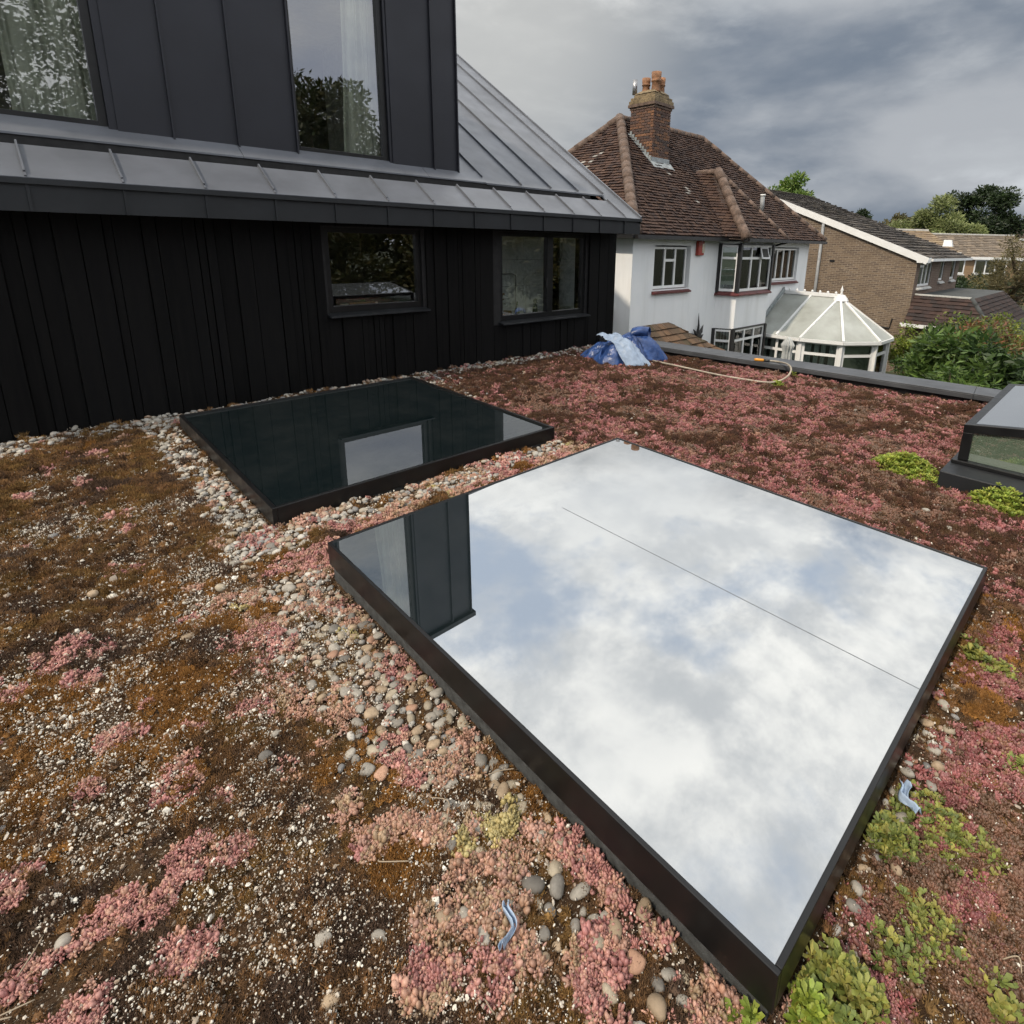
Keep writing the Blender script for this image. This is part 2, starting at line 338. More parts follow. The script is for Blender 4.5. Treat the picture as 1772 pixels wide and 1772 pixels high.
# ------------------------------------------------------------------ the setting: garden ground and the planted flat roof
ZG = -3.4                                                          # garden level; z = 0 is the planted roof
gr = MB().quad((-300, -300, ZG), (500, -300, ZG), (500, 500, ZG), (-300, 500, ZG)).build('ground', MT['grass']); tag(gr, kind='structure')
YW, XW = 5.87, 6.87                                                # face and right end of the black wall
S1 = (.851, 2.99, 3.14, 5.40, .13); S2 = (.885, 2.98, .249, 2.465, .20); S3 = (4.32, 6.55, -.55, .73)
PI_, PD = np.array([6.60, 4.90]), np.array([.1155, -.9933])         # parapet inner line
def xpar(y): return PI_[0] + (y - PI_[1]) * PD[0] / PD[1]
def relief(x, y):
    keep = 1 - .8 * (sstep(.5, .2, np.abs(x - .62)) * sstep(-.4, .2, y) * sstep(5.7, 5.4, y))
    a = fbm(x * 1.1, y * 1.1, 5); b = bumps(x, y, .11, 11); c = bumps(x, y, .05, 31); m = .3 + .7 * sstep(.40, .55, fbm(x * 3.1, y * 3.1, 3))
    return (.020 * (a - .5) + keep * (.040 * b * m + .012 * c) + .006 * (fbm(x * 30, y * 30, 8, 3) - .5)) - .004
def axis(*seg):
    r = [seg[0][0]]
    for a, b, st in seg: r += list(np.arange(a + st, b + st * .5, st))
    return np.array(r)
gxs = axis((-4, -1.3, .035), (-1.3, 1.6, .013), (1.6, 4, .022), (4, 7.15, .03)); gys = axis((-2.2, -.6, .03), (-.6, 2.8, .013), (2.8, 5.95, .022))
GX, GY = np.meshgrid(gxs, gys); GX = np.minimum(GX, xpar(GY) + .12); GZ = relief(GX, GY)
for q in (S1, S2): GZ = np.where((GX > q[0] + .03) & (GX < q[1] - .03) & (GY > q[2] + .03) & (GY < q[3] - .03), -.03, GZ)
nx, ny = len(gxs), len(gys); ii = (np.arange(ny - 1)[:, None] * nx + np.arange(nx - 1)[None]).ravel()
tag(npmesh('planted_roof_soil', np.stack([GX, GY, GZ], -1).reshape(-1, 3), np.stack([ii, ii + 1, ii + nx + 1, ii + nx], 1), MT['soil'], smooth=True), kind='structure')
m = MB(); x0, x1 = xpar(-4) + .40, xpar(5.86) + .40
m.hexa([(-6, -4, ZG), (x0, -4, ZG), (x1, 5.86, ZG), (-6, 5.86, ZG), (-6, -4, -.06), (x0, -4, -.06), (x1, 5.86, -.06), (-6, 5.86, -.06)])
tag(m.build('extension_building', MT['render']), 'flat roofed extension carrying the planted roof', 'building')

# parapet with metal coping
T = thing('parapet', 'low dark grey metal capped parapet edging the planted roof', 'parapet', (6.9, 2.5, 0))
pn = np.array([-PD[1], PD[0]]); P2 = lambda s, w, z: (*(PI_ + PD * s + pn * w), z)
def pbox(mb, s0, s1, w0, w1, z0, z1): return mb.hexa([P2(s0, w0, z0), P2(s1, w0, z0), P2(s1, w1, z0), P2(s0, w1, z0), P2(s0, w0, z1), P2(s1, w0, z1), P2(s1, w1, z1), P2(s0, w1, z1)])
pbox(MB(), -.93, 8.6, .035, .40, -.10, .098).build('wall', MT['black_metal'], T)
for a, b in ((-.93, 1.297), (1.3, 3.897), (3.9, 6.2), (6.203, 8.6)):
    q = MB(); pbox(q, a, b, 0, .43, .122, .134); pbox(q, a, b, -.003, .006, .075, .121); pbox(q, a, b, .424, .433, .06, .121); q.build('coping', MT['coping'], T, bevel=.002)

# ------------------------------------------------------------------ skylights
def skylight(name, q, label, glassmat, panes, band, inset=.015, drop=.004, fall=0.):
    x0, x1, y0, y1, h = q; zt = lambda x, y: h + fall * (x - (x0 + x1) / 2 + y - (y0 + y1) / 2)       # laid to a slight fall
    def slab(a, b, c, d, lo, hi, mb=None):
        mb = mb or MB(); P = [(a, c), (b, c), (b, d), (a, d)]; return mb.hexa([(x, y, lo if lo < -.04 else zt(x, y) - lo) for x, y in P] + [(x, y, zt(x, y) - hi) for x, y in P])
    T = thing(name, label, 'skylight', ((x0 + x1) / 2, (y0 + y1) / 2, 0))
    for (a, b, c, d) in ((x0, x0 + inset, y0, y1), (x1 - inset, x1, y0, y1), (x0 + inset, x1 - inset, y0, y0 + inset), (x0 + inset, x1 - inset, y1 - inset, y1)):
        slab(a, b, c, d, band, 0).build('frame_side', MT['black_metal'], T, bevel=.003)
    i = .014; u = MB()
    for a, b, c, d in ((x0 + i, x0 + i + .05, y0 + i, y1 - i), (x1 - i - .05, x1 - i, y0 + i, y1 - i), (x0 + i + .05, x1 - i - .05, y0 + i, y0 + i + .05), (x0 + i + .05, x1 - i - .05, y1 - i - .05, y1 - i)): slab(a, b, c, d, -.05, band, u)
    u.build('upstand', MT['upstand'], T)
    xs = [x0 + inset] + panes + [x1 - inset]
    for k in range(len(xs) - 1):
        a = xs[k] + (.002 if k else 0); b = xs[k + 1] - (.002 if k < len(xs) - 2 else 0)
        slab(a, b, y0 + inset, y1 - inset, drop + .03, drop).build('glass_pane', MT[glassmat], T)
    for p in panes: slab(p - .002, p + .002, y0 + inset, y1 - inset, drop + .028, drop + .003).build('glass_line', MT['silicone'], T)
    return T
skylight('skylight', S2, 'large flush skylight mirroring white clouds, nearest in the foreground', 'roof_glass', [], .115, fall=.0125)
skylight('skylight', S1, 'dark teal glass skylight against the black timber wall', 'roof_glass_dark', [], .105, .026, .014)
x0, x1, y0, y1, h = S2; zt2 = lambda x, y: h + .0125 * (x - (x0 + x1) / 2 + y - (y0 + y1) / 2) - .004
hl = MB().quad((1.944, y0 + .015, zt2(1.944, y0) + .0008), (1.9465, y0 + .015, zt2(1.9465, y0) + .0008), (1.9465, 1.97, zt2(1.9465, 1.97) + .0008), (1.944, 1.97, zt2(1.944, 1.97) + .0008)).build('glass_line', MT['glass_line'], [o for o in bpy.data.objects if o.name == 'skylight'][0])  # thin grey line laid on the glass, stopping short of the far edge
# the box-shaped rooflight at the right edge
x0, x1, y0, y1 = S3
T = thing('box_rooflight', 'raised box rooflight with black frame and green tinted side glass at right edge', 'rooflight', (5.4, -.3, 0))
MB().box(x0, x1, y0, y1, -.04, .14).build('kerb', MT['zinc_dark'], T, bevel=.006)
bx0, bx1, by0, by1 = 4.58, 6.36, -.40, .685
zt = lambda y: .425 + (.685 - y) * .14
fr = MB(); t = .06
def hx(a, b, c, d, z0, f1): fr.hexa([(a, c, z0), (b, c, z0), (b, d, z0), (a, d, z0), (a, c, f1(c)), (b, c, f1(c)), (b, d, f1(d)), (a, d, f1(d))])
for a, b in ((bx0, bx0 + t), (bx1 - t, bx1)):
    for c, d in ((by0, by0 + t), (by1 - t, by1)): hx(a, b, c, d, .17, lambda y: zt(y) - .06)
fr.box(bx0 - .03, bx1 + .03, by0 - .03, by1 + .03, .141, .168)
def slab(mb, a, b, c, d, o0, o1): mb.hexa([(a, c, zt(c) + o0), (b, c, zt(c) + o0), (b, d, zt(d) + o0), (a, d, zt(d) + o0), (a, c, zt(c) + o1), (b, c, zt(c) + o1), (b, d, zt(d) + o1), (a, d, zt(d) + o1)])
e = .055
for a, b, c, d in ((bx0, bx0 + e, by0, by1), (bx1 - e, bx1, by0, by1), (bx0 + e, bx1 - e, by0, by0 + e), (bx0 + e, bx1 - e, by1 - e, by1)): slab(fr, a, b, c, d, -.06, 0)
fr.build('frame', MT['black_metal'], T, bevel=.003)
tp = MB(); slab(tp, bx0 + e, bx1 - e, by0 + e, by1 - e, -.03, -.004); tp.build('top_glass', MT['hatch_top'], T)
def side(*c):
    MB().quad(*c).build('side_glass', MT['hatch_glass'], T)
side((bx0 + .02, by1 - t, .17), (bx0 + .02, by0 + t, .17), (bx0 + .02, by0 + t, zt(by0 + t) - .061), (bx0 + .02, by1 - t, zt(by1 - t) - .061))
side((bx0 + t, by1 - .02, .17), (bx1 - t, by1 - .02, .17), (bx1 - t, by1 - .02, zt(by1) - .061), (bx0 + t, by1 - .02, zt(by1) - .061))
side((bx0 + t, by0 + .02, .17), (bx1 - t, by0 + .02, .17), (bx1 - t, by0 + .02, zt(by0) - .061), (bx0 + t, by0 + .02, zt(by0) - .061))

# ------------------------------------------------------------------ the black house
XL = -1.6
H = thing('black_house', 'black timber and zinc clad house with dormer behind the planted roof', 'house', (2.7, 8.2, 0))
WIN_A, WIN_B = (2.36, 3.46, .80, 1.68), (4.60, 6.20, .53, 1.69)
wins = (WIN_A, WIN_B)
def wall_face(mb, O, U, Nn, u0, u1, z0, z1, ops, depth):
    O, U, Nn = map(np.array, (O, U, Nn)); P = lambda u, n, z: O + U * u + Nn * n + np.array([0, 0, z])
    us = sorted({u0, u1, *[a for o in ops for a in o[:2]]}); zs = sorted({z0, z1, *[a for o in ops for a in o[2:]]})
    for a, b in zip(us, us[1:]):
        for c, d in zip(zs, zs[1:]):
            if any(o[0] <= (a + b) / 2 <= o[1] and o[2] <= (c + d) / 2 <= o[3] for o in ops): continue
            mb.quad(P(a, 0, c), P(b, 0, c), P(b, 0, d), P(a, 0, d))
    for a, b, c, d in ops:
        mb.quad(P(a, 0, c), P(a, 0, d), P(a, -depth, d), P(a, -depth, c)); mb.quad(P(b, 0, d), P(b, 0, c), P(b, -depth, c), P(b, -depth, d))
        mb.quad(P(a, 0, d), P(b, 0, d), P(b, -depth, d), P(a, -depth, d)); mb.quad(P(b, 0, c), P(a, 0, c), P(a, -depth, c), P(b, -depth, c))
    return mb
w = MB(); wall_face(w, (0, YW + .03, 0), (1, 0, 0), (0, -1, 0), XL, XW - .02, -.1, 1.74, wins, .22)
wall_face(w, (XW - .02, 0, 0), (0, 1, 0), (1, 0, 0), YW + .03, 10.9, -3.4, 1.95, [(6.2, 7.2, .1, 1.75)], .02); w.quad((XW - .02, YW + .03, 1.95), (XW - .02, 10.9, 1.95), (XW - .02, 10.9, 5.2), (XW - .02, YW + .03, 2.0))
w.quad((XL, YW + .03, -3.4), (XL, 10.9, -3.4), (XL, 10.9, 5.3), (XL, YW + .03, 2.0)); w.quad((XL, 10.9, -3.4), (XW, 10.9, -3.4), (XW, 10.9, 5.2), (XL, 10.9, 5.2))
w.build('wall', MT['gutter_black'], H)
x = XL; k = 0
while x < XW - .02:
    wd = random.choice((.062, .075, .10, .135, .15, .185, .21)); wd = min(wd, XW - x); pr = random.choice((0, .008, .014, .020)); gap = random.choice((.004, .006, .009))
    segs = [(.015 + random.random() * .01, 1.735)]
    for a, b, c, d in wins:
        if x + wd > a - .01 and x < b + .01: segs = [(.02, c - .035), (d + .012, 1.735)]
    if len(segs) == 2:                                               # keep boards clear of the openings
        pass
    for z0, z1 in segs:
        if z1 - z0 > .02: MB().box(x, x + wd - gap, YW - pr, YW + .026, z0, z1).build('board', MT['timber'], H, bevel=.002)
    x += wd
added_window = MB(); added_window.box(XW - .03, XW, 6.2, 6.25, .1, 1.75); added_window.box(XW - .03, XW, 7.15, 7.2, .1, 1.75); added_window.box(XW - .03, XW, 6.25, 7.15, .1, .15); added_window.box(XW - .03, XW, 6.25, 7.15, 1.7, 1.75); added_window = added_window.build('window', MT['black_metal'], H)  # unseen gable window, added to let sky light into the bathroom
MB().quad((XW - .015, 6.25, .15), (XW - .015, 7.15, .15), (XW - .015, 7.15, 1.7), (XW - .015, 6.25, 1.7)).build('glass_pane', MT['house_glass'], added_window)
for a in np.arange(YW + .04, 10.8, .17):
    if 6.0 < a < 7.2: continue
    MB().box(XW - .016, XW + .004, a, a + .162, -.4, 1.735 + max(0, a - 6.0) * .6).build('board', MT['timber'], H)
def black_window(q, mull, label_frame='window'):
    a, b, c, d = q; yf = YW + .055
    m = MB(); t = .055
    m.box(a, a + t, yf, yf + .07, c, d); m.box(b - t, b, yf, yf + .07, c, d); m.box(a + t, b - t, yf, yf + .07, c, c + .075); m.box(a + t, b - t, yf, yf + .07, d - t, d)
    for u in mull: m.box(u - .055, u + .055, yf - .006, yf + .076, c + .075, d - t)
    wf = m.build('window', MT['black_metal'], H, bevel=.003)
    us = [a + t] + [v for u in mull for v in (u - .055, u + .055)] + [b - t]
    for i in range(0, len(us), 2):
        MB().quad((us[i], yf + .03, c + .075), (us[i + 1], yf + .03, c + .075), (us[i + 1], yf + .03, d - t), (us[i], yf + .03, d - t)).build('glass_pane', MT['win_glass'], wf)
    MB().hexa([(a - .03, YW - .085, c - .03), (b + .03, YW - .085, c - .03), (b + .03, yf, c - .03), (a - .03, yf, c - .03), (a - .03, YW - .085, c - .016), (b + .03, YW - .085, c - .016), (b + .03, yf, c + .004), (a - .03, yf, c + .004)]).build('sill', MT['zinc_dark'], wf)
    for u in mull: MB().box(u - .075, u - .058, yf - .02, yf - .008, c + .42, c + .55).build('handle', MT['black_paint'], wf)
    return wf
black_window(WIN_A, []); black_window(WIN_B, [5.50])
# rooms behind the two low windows
def room(x0, x1, y0, y1, z0, z1, wallm, back, left=True, right=True):
    m = MB()
    if left: m.quad((x0, y0, z0), (x0, y1, z0), (x0, y1, z1), (x0, y0, z1))
    if right: m.quad((x1, y1, z0), (x1, y0, z0), (x1, y0, z1), (x1, y1, z1))
    m.quad((x0, y0, z0), (x1, y0, z0), (x1, y1, z0), (x0, y1, z0)); m.quad((x0, y0, z1), (x0, y1, z1), (x1, y1, z1), (x1, y0, z1)); m.build('room_lining', MT[wallm], H)
    MB().quad((x0, y1, z0), (x1, y1, z0), (x1, y1, z1), (x0, y1, z1)).build('room_back_wall', MT[back], H)
room(1.6, 4.0, YW + .25, 8.6, -.6, 1.75, 'interior_dark', 'interior_dark')
room(4.3, 6.84, YW + .25, 7.3, -.4, 1.95, 'interior_white', 'gutter_black', right=False)
for i in range(5):
    for j in range(4): MB().box(4.31 + j * .61, 4.31 + (j + 1) * .61 - .004, 7.255, 7.28, -.4 + i * .42, -.4 + (i + 1) * .42 - .005).build('wall_tile', MT['marble'], H)
MB().box(WIN_A[0], WIN_A[1], YW + .13, YW + .36, .74, .80).build('inner_sill', MT['interior_dark'], H)
MB().box(WIN_B[0], WIN_B[1], YW + .13, YW + .36, .48, .53).build('inner_sill', MT['interior_white'], H)
# zinc eave: fascia panels, gutter lip, skirt, slot, roof and dormer
YE, XV, ZE, SLP = 5.50, 6.95, 1.955, .649
zr = lambda y: ZE + (y - YE) * SLP
sx = [x for x in .218 + .53 * np.arange(-4, 13)] ; sx = [x for x in sx if XL < x < XV - .1]
edges = [XL] + sx + [XV]
MB().box(XL, XV, YE + .02, YW + .03, 1.742, 1.752).build('soffit', MT['gutter_black'], H)
for a, b in zip(edges, edges[1:]):
    MB().box(a, b, YE, YE + .02, 1.712, 1.895).build('fascia_panel', MT['zinc_dark'], H)
    sk = MB(); sk.hexa([(a, YE - .03, ZE - .03), (b, YE - .03, ZE - .03), (b, 5.85, zr(5.85) - .02), (a, 5.85, zr(5.85) - .02),
                        (a, YE - .03, ZE - .018), (b, YE - .03, ZE - .018), (b, 5.85, zr(5.85)), (a, 5.85, zr(5.85))]); o = sk.build('skirt_panel', MT['zinc'], H)
    if b < XV:
        MB().bar((b, YE - .004, 1.712), (b, YE - .004, 1.895), .018, .02, (0, 1, 0)).build('seam', MT['zinc_dark'], H)
        q = MB(); q.bar((b, YE + .012, zr(YE + .012) + .008), (b, 5.853, zr(5.853) + .014), .012, .03); q.bar((b, YE - .025, ZE - .012), (b, YE + .012, zr(YE + .012) + .004), .012, .014); q.build('seam', MT['zinc'], o)
MB().box(XL, XV + .004, YE - .032, YE - .012, 1.893, 1.932).build('gutter_lip', MT['zinc_dark'], H)
MB().box(XL, XV, YE - .012, YE + .03, 1.896, 1.925).build('gutter_lip', MT['gutter_black'], H)
YS = 5.925                                                            # upper edge of the dark gutter slot
XS = 6.30
UP = .034                                                             # the upper roof sits proud of the slot
m = MB(); m.quad((XL, YS + .012, zr(5.9) - .1), (XS, YS + .012, zr(5.9) - .1), (XS, YS + .012, zr(YS) + UP - .012), (XL, YS + .012, zr(YS) + UP - .012)); m.quad((XL, 5.84, zr(5.84) - .08), (XS, 5.84, zr(5.84) - .08), (XS, 6.1, zr(5.9) - .07), (XL, 6.1, zr(5.9) - .07)); m.build('gutter_slot', MT['gutter_black'], H)
XD, YD, ZD = 4.12, 6.10, 4.42; zl = zr; zr = lambda y: zl(y) + UP * sstep(5.85, 5.9, y)
fl = [XL, -.1, 1.72, 3.62, XD + .30]
for a, b in zip(fl, fl[1:]):
    q = MB(); q.hexa([(a, YS, zr(YS) - .012), (b - .004, YS, zr(YS) - .012), (b - .004, YD + .03, zr(YD + .03) - .012), (a, YD + .03, zr(YD + .03) - .012), (a, YS, zr(YS) + .006), (b - .004, YS, zr(YS) + .006), (b - .004, YD + .03, zr(YD + .03) + .01), (a, YD + .03, zr(YD + .03) + .01)]); q.build('flashing', MT['zinc'], H, bevel=.002)
YR = 10.95
ux = [XD + .3] + [x for x in sx if x > XD + .35] + [XV]
for a, b in zip(ux, ux[1:]):
    y0 = YS if a < XS - .25 else 5.85
    q = MB(); q.hexa([(a, y0, zr(y0) - .02), (b, y0, zr(y0) - .02), (b, YR, zr(YR) - .02), (a, YR, zr(YR) - .02), (a, y0, zr(y0)), (b, y0, zr(y0)), (b, YR, zr(YR)), (a, YR, zr(YR))]); o = q.build('roof_panel', MT['zinc'], H)
    if b < XV: MB().bar((b, y0 + .015, zr(y0 + .015) + .014), (b, YR, zr(YR) + .014), .012, .03).build('seam', MT['zinc'], o)
q = MB(); q.hexa([(XD - .05, YS + .02, zr(YS + .02) - .015), (XD + .3, YS + .02, zr(YS + .02) - .015), (XD + .3, YR, zr(YR) - .015), (XD - .05, YR, zr(YR) - .015), (XD - .05, YS + .02, zr(YS + .02) - .001), (XD + .3, YS + .02, zr(YS + .02) - .001), (XD + .3, YR, zr(YR) - .001), (XD - .05, YR, zr(YR) - .001)])
o = q.build('roof_panel', MT['zinc'], H); MB().bar((XD + .3, 6.02, zr(6.02) + .014), (XD + .3, YR, zr(YR) + .014), .012, .03).build('seam', MT['zinc'], o)
MB().bar((XV - .012, YE - .02, ZE - .005), (XV - .012, YR, zr(YR) + .005), .03, .035).build('verge_trim', MT['zinc'], H)
MB().bar((XV - .02, YE + .01, ZE - .11), (XV - .02, YR, zr(YR) - .11), .02, .17).build('verge_board', MT['zinc_dark'], H)
m = MB(); m.quad((XL, YR, zr(YR)), (XV, YR, zr(YR)), (XV, 16.4, ZE), (XL, 16.4, ZE)); m.build('rear_roof', MT['zinc'], H)
# dormer
DW = ((-.75, .80, 2.36, 4.15), (2.24, 3.24, 2.36, 4.2))
w = MB(); wall_face(w, (0, YD, 0), (1, 0, 0), (0, -1, 0), XL, XD - .004, 2.2, ZD, DW, .16)
w.quad((XD - .004, YD, 2.2), (XD - .004, 10.4, 2.2), (XD - .004, 10.4, ZD), (XD - .004, YD, ZD)); w.quad((XL, YD, ZD), (XD, YD, ZD), (XD, 10.4, ZD), (XL, 10.4, ZD)); wall_face(w, (XL, 0, 0), (0, 1, 0), (-1, 0, 0), YD, 10.4, 2.2, ZD, [(6.5, 9.4, 2.5, 4.2)], .02)
MB().quad((XL + .015, 6.5, 2.5), (XL + .015, 9.4, 2.5), (XL + .015, 9.4, 4.2), (XL + .015, 6.5, 4.2)).build('glass_pane', MT['house_glass'], H)  # unseen cheek window added to light the curtains, in place of a rear one
w.build('dormer_core', MT['zinc_wall'], H)
ds = [XL, -1.3, -.80, .855, 1.24, 1.74, 2.26, 3.27, 3.79, XD]
for a, b in zip(ds, ds[1:]):
    ops = [q for q in DW if q[0] < (a + b) / 2 < q[1]]
    zz = [(2.345, ZD)] if not ops else [(ops[0][3] + .03, ZD)]
    for c, d in zz:
        o = MB().box(a, b, YD - .012, YD - .001, c, d).build('dormer_panel', MT['zinc_wall'], H)
        MB().box(b - .014, b, YD - .04, YD - .0125, c + .005, d).build('seam', MT['zinc_wall'], o)
MB().box(XD - .003, XD + .008, YD - .012, 10.3, 2.3, ZD).build('dormer_cheek', MT['zinc_wall'], H)
MB().box(XL, XD + .05, YD - .06, 10.4, ZD + .002, ZD + .075).build('dormer_coping', MT['zinc_dark'], H)
def dormer_window(q, side):
    a, b, c, d = q; yf = YD + .03; t = .06; m = MB()
    m.box(a, a + t, yf, yf + .07, c, d); m.box(b - t, b, yf, yf + .07, c, d); m.box(a + t, b - t, yf, yf + .07, c, c + .085); m.box(a + t, b - t, yf, yf + .07, d - t, d)
    wf = m.build('window', MT['black_metal'], H, bevel=.003)
    MB().quad((a + t, yf + .03, c + .085), (b - t, yf + .03, c + .085), (b - t, yf + .03, d - t), (a + t, yf + .03, d - t)).build('glass_pane', MT['win_glass'], wf)
for q in DW: dormer_window(q, 0)
room(-1.58, 4.05, YD + .17, 9.6, 2.1, 4.35, 'interior_white', 'interior_grey', left=False)
def curtain(x0, x1, y, z0, z1, folds, label, flare=0., amp=.035):
    n, mz = folds * 10, 14; u = np.linspace(0, 1, n); v = np.linspace(0, 1, mz); U, V = np.meshgrid(u, v)
    Xc = x0 + (x1 - x0) * (U + .01 * np.sin(U * 31)) - flare * (1 - V) * (1 - U)
    Yc = y + amp * np.sin(U * folds * 2 * math.pi + 1.1 * np.sin(U * 9) + .5 * V) * (.75 + .5 * np.sin(U * 13 + 2)) + .01 * np.sin(V * 9 + U * 20)
    i = (np.arange(mz - 1)[:, None] * n + np.arange(n - 1)[None]).ravel()
    o = npmesh('curtain', np.stack([Xc, Yc, z0 + (z1 - z0) * V], -1).reshape(-1, 3), np.stack([i, i + 1, i + n + 1, i + n], 1), MT['curtain'], smooth=True)
    s = o.modifiers.new('thick', 'SOLIDIFY'); s.thickness = .003
    return tag(o, label, 'curtain', 'curtains hanging in the dormer windows')
curtain(.26, .80, YD + .24, 2.3, 4.2, 7, 'pale sage curtain inside the wide dormer window at top left')
curtain(2.93, 3.25, YD + .23, 2.3, 4.25, 5, 'pale sage curtain inside the narrow tall dormer window', .10)
# things on the inner sills
T = tag(MB().lathe((5.06, YW + .24, .531), [(.03, 0), (.034, .02), (.034, .12), (.014, .17), (.012, .225), (.015, .226)], 14).build('bottle', MT['bottle'], smooth=True), 'slim dark green bottle inside the bathroom window', 'bottle')
tag(MB().lathe((5.27, YW + .25, .531), [(.03, 0), (.055, .03), (.06, .07), (.045, .11), (.05, .125)], 14).build('glass_bowl', MT['white_pvc'], smooth=True), 'small pale round bowl beside the bottle on the bathroom sill', 'bowl')
tag(MB().lathe((5.40, YW + .25, .531), [(.03, 0), (.04, .03), (.035, .13), (.012, .18), (.03, .2), (.03, .24), (.008, .25)], 14).build('ornament', MT['bottle'], smooth=True), 'dark rounded ornament standing next to the pale bowl', 'ornament')
tag(MB().lathe((4.88, YW + .24, .531), [(.06, 0), (.065, .05), (.062, .10), (.05, .11)], 14).build('jar', MT['leaf_brown'], smooth=True), 'squat brown jar on the bathroom window sill', 'jar')
def leaves(c, n, r, size, cols, flat=.0, up=.3):
    c = np.asarray(c, float); P = c + rng.normal(size=(n, 3)) * np.asarray(r)
    return leaf_geo(P, size, cols, up)
def leaf_geo(P, size, cols, up=.3, ratio=.45, outward=None):
    n = len(P); D = rng.normal(size=(n, 3)); D[:, 2] = D[:, 2] * .5 + up
    if outward is not None: D = D * .6 + outward
    D /= np.linalg.norm(D, axis=1)[:, None] + 1e-9; R = np.cross(D, rng.normal(size=(n, 3))); R /= np.linalg.norm(R, axis=1)[:, None] + 1e-9
    s = (size * (.6 + .8 * rng.random(n)))[:, None]; Nn = np.cross(R, D)
    v = np.stack([P, P + D * s * .5 + R * s * ratio * .5 + Nn * s * .06, P + D * s, P + D * s * .5 - R * s * ratio * .5 + Nn * s * .06], 1).reshape(-1, 3)
    f = np.arange(n * 4).reshape(-1, 4); cols = np.asarray(cols); c = cols[rng.integers(0, len(cols), n)] * (.7 + .6 * rng.random((n, 1)))
    return v, f, np.repeat(c, 4, 0)
T = thing('pot_plant', 'yellowing trailing plant inside the left end of the bathroom window', 'plant', (4.73, YW + .25, .531))
MB().lathe((4.73, YW + .25, .531), [(.04, 0), (.055, .09), (.058, .1)], 14).build('pot', MT['hip'], T, True)
v, f, c = leaves((4.73, YW + .25, .79), 170, (.028, .03, .09), .05, [(.20, .15, .03), (.12, .12, .03), (.25, .13, .04)]); npmesh('foliage', v, f, MT['leaf'], T, c)
tag(MB().tube([(5.93, 7.2, .1), (5.93, 7.2, 1.0), (5.92, 7.2, 1.04), (5.85, 7.2, 1.06), (5.55, 7.2, 1.06)], .012, 8).build('shower_rail', MT['steel'], smooth=True), 'thin metal shower rail inside the bathroom', 'rail')
for k, (a, b, yy, zz, mt, lb) in enumerate(((2.62, 3.08, .21, .815, 'paper', 'lowest pale paper roll on the dark window sill'), (2.58, 3.02, .27, .85, 'paper', 'pale paper roll at the back of the dark window sill'), (2.66, 2.96, .22, .868, 'leaf_brown', 'brown roll lying on the paper rolls in the dark window'))):
    tag(MB().tube([(a, YW + yy, zz), (b, YW + yy + .03, zz)], .02, 10).build('paper_roll', MT[mt], smooth=True), lb, 'roll', 'rolls on the dark window sill')

# ------------------------------------------------------------------ tiled roofs
plain('roof_under', (.045, .03, .025), .9)
def tiles(eL, eR, tL, tR, tw, gauge, thick, pal, name, parent, white=.0, streaks=()):
    eL, eR, tL, tR = map(lambda q: np.array(q, float), (eL, eR, tL, tR)); U = eR - eL; U /= np.linalg.norm(U)
    up = (tL + tR) / 2 - (eL + eR) / 2; up -= U * up.dot(U); Ls = np.linalg.norm(up); up /= Ls; Nn = np.cross(U, up); Nn *= np.sign(Nn[2])
    V, C = [], []; nc = int(Ls / gauge); pal = np.array(pal)
    for k in range(nc):
        a, b = k / nc, (k + 1) / nc; l0 = eL + (tL - eL) * a; r0 = eR + (tR - eR) * a; l1 = eL + (tL - eL) * b; r1 = eR + (tR - eR) * b
        ul, ur = (l0 - eL).dot(U), (r0 - eL).dot(U); ul2, ur2 = (l1 - eL).dot(U), (r1 - eL).dot(U); n = max(1, int((ur - ul) / tw))
        x = np.concatenate([[ul], ul + (np.arange(n) + .5 * (k % 2) + .5) * tw, [ur]]); x = np.unique(np.clip(x, ul, ur)); p0, p1 = x[:-1] + .003, x[1:] - .003
        q0, q1 = np.clip(p0, ul2, ur2), np.clip(p1, ul2, ur2); n = len(p0); h = thick * (.8 + .7 * rng.random(n)); ly = -.012 * rng.random(n) - .01
        base = eL - U * 0 + up * (a * Ls); top = eL + up * (b * Ls)
        A = base + np.outer(p0, U) + np.outer(ly, up) + np.outer(h, Nn); B = base + np.outer(p1, U) + np.outer(ly, up) + np.outer(h * (.85 + .3 * rng.random(n)), Nn)
        Cc = top + np.outer(q1, U) + Nn * thick * .25; D = top + np.outer(q0, U) + Nn * thick * .25; E_ = A - np.outer(h * 1.4, Nn); F_ = B - np.outer(h * 1.4, Nn)
        V.append(np.stack([A, B, Cc, D, E_, F_, B, A], 1).reshape(-1, 3))
        c = pal[rng.integers(0, len(pal), n)] * (.88 + .24 * rng.random((n, 1)))
        if white: w = rng.random(n) < white; c[w] = (.34, .32, .29)
        for p_, q_, wd_, pr_ in streaks:                              # lines of pale lichen and old mortar
            dd = q_ - p_; tt = np.clip(((A - p_) @ dd) / dd.dot(dd), 0, 1); ds_ = np.linalg.norm(A - (p_ + tt[:, None] * dd), axis=1); c[(ds_ < wd_) & (rng.random(n) < pr_)] = (.27, .26, .24)
        C.append(np.repeat(c, 8, 0))
    V = np.concatenate(V); C = np.concatenate(C); m = MB(); f = np.arange(len(V)).reshape(-1, 4)
    o = npmesh(name, V, f, MT['tile'], parent, C); tag(o, kind='stuff')
    return o
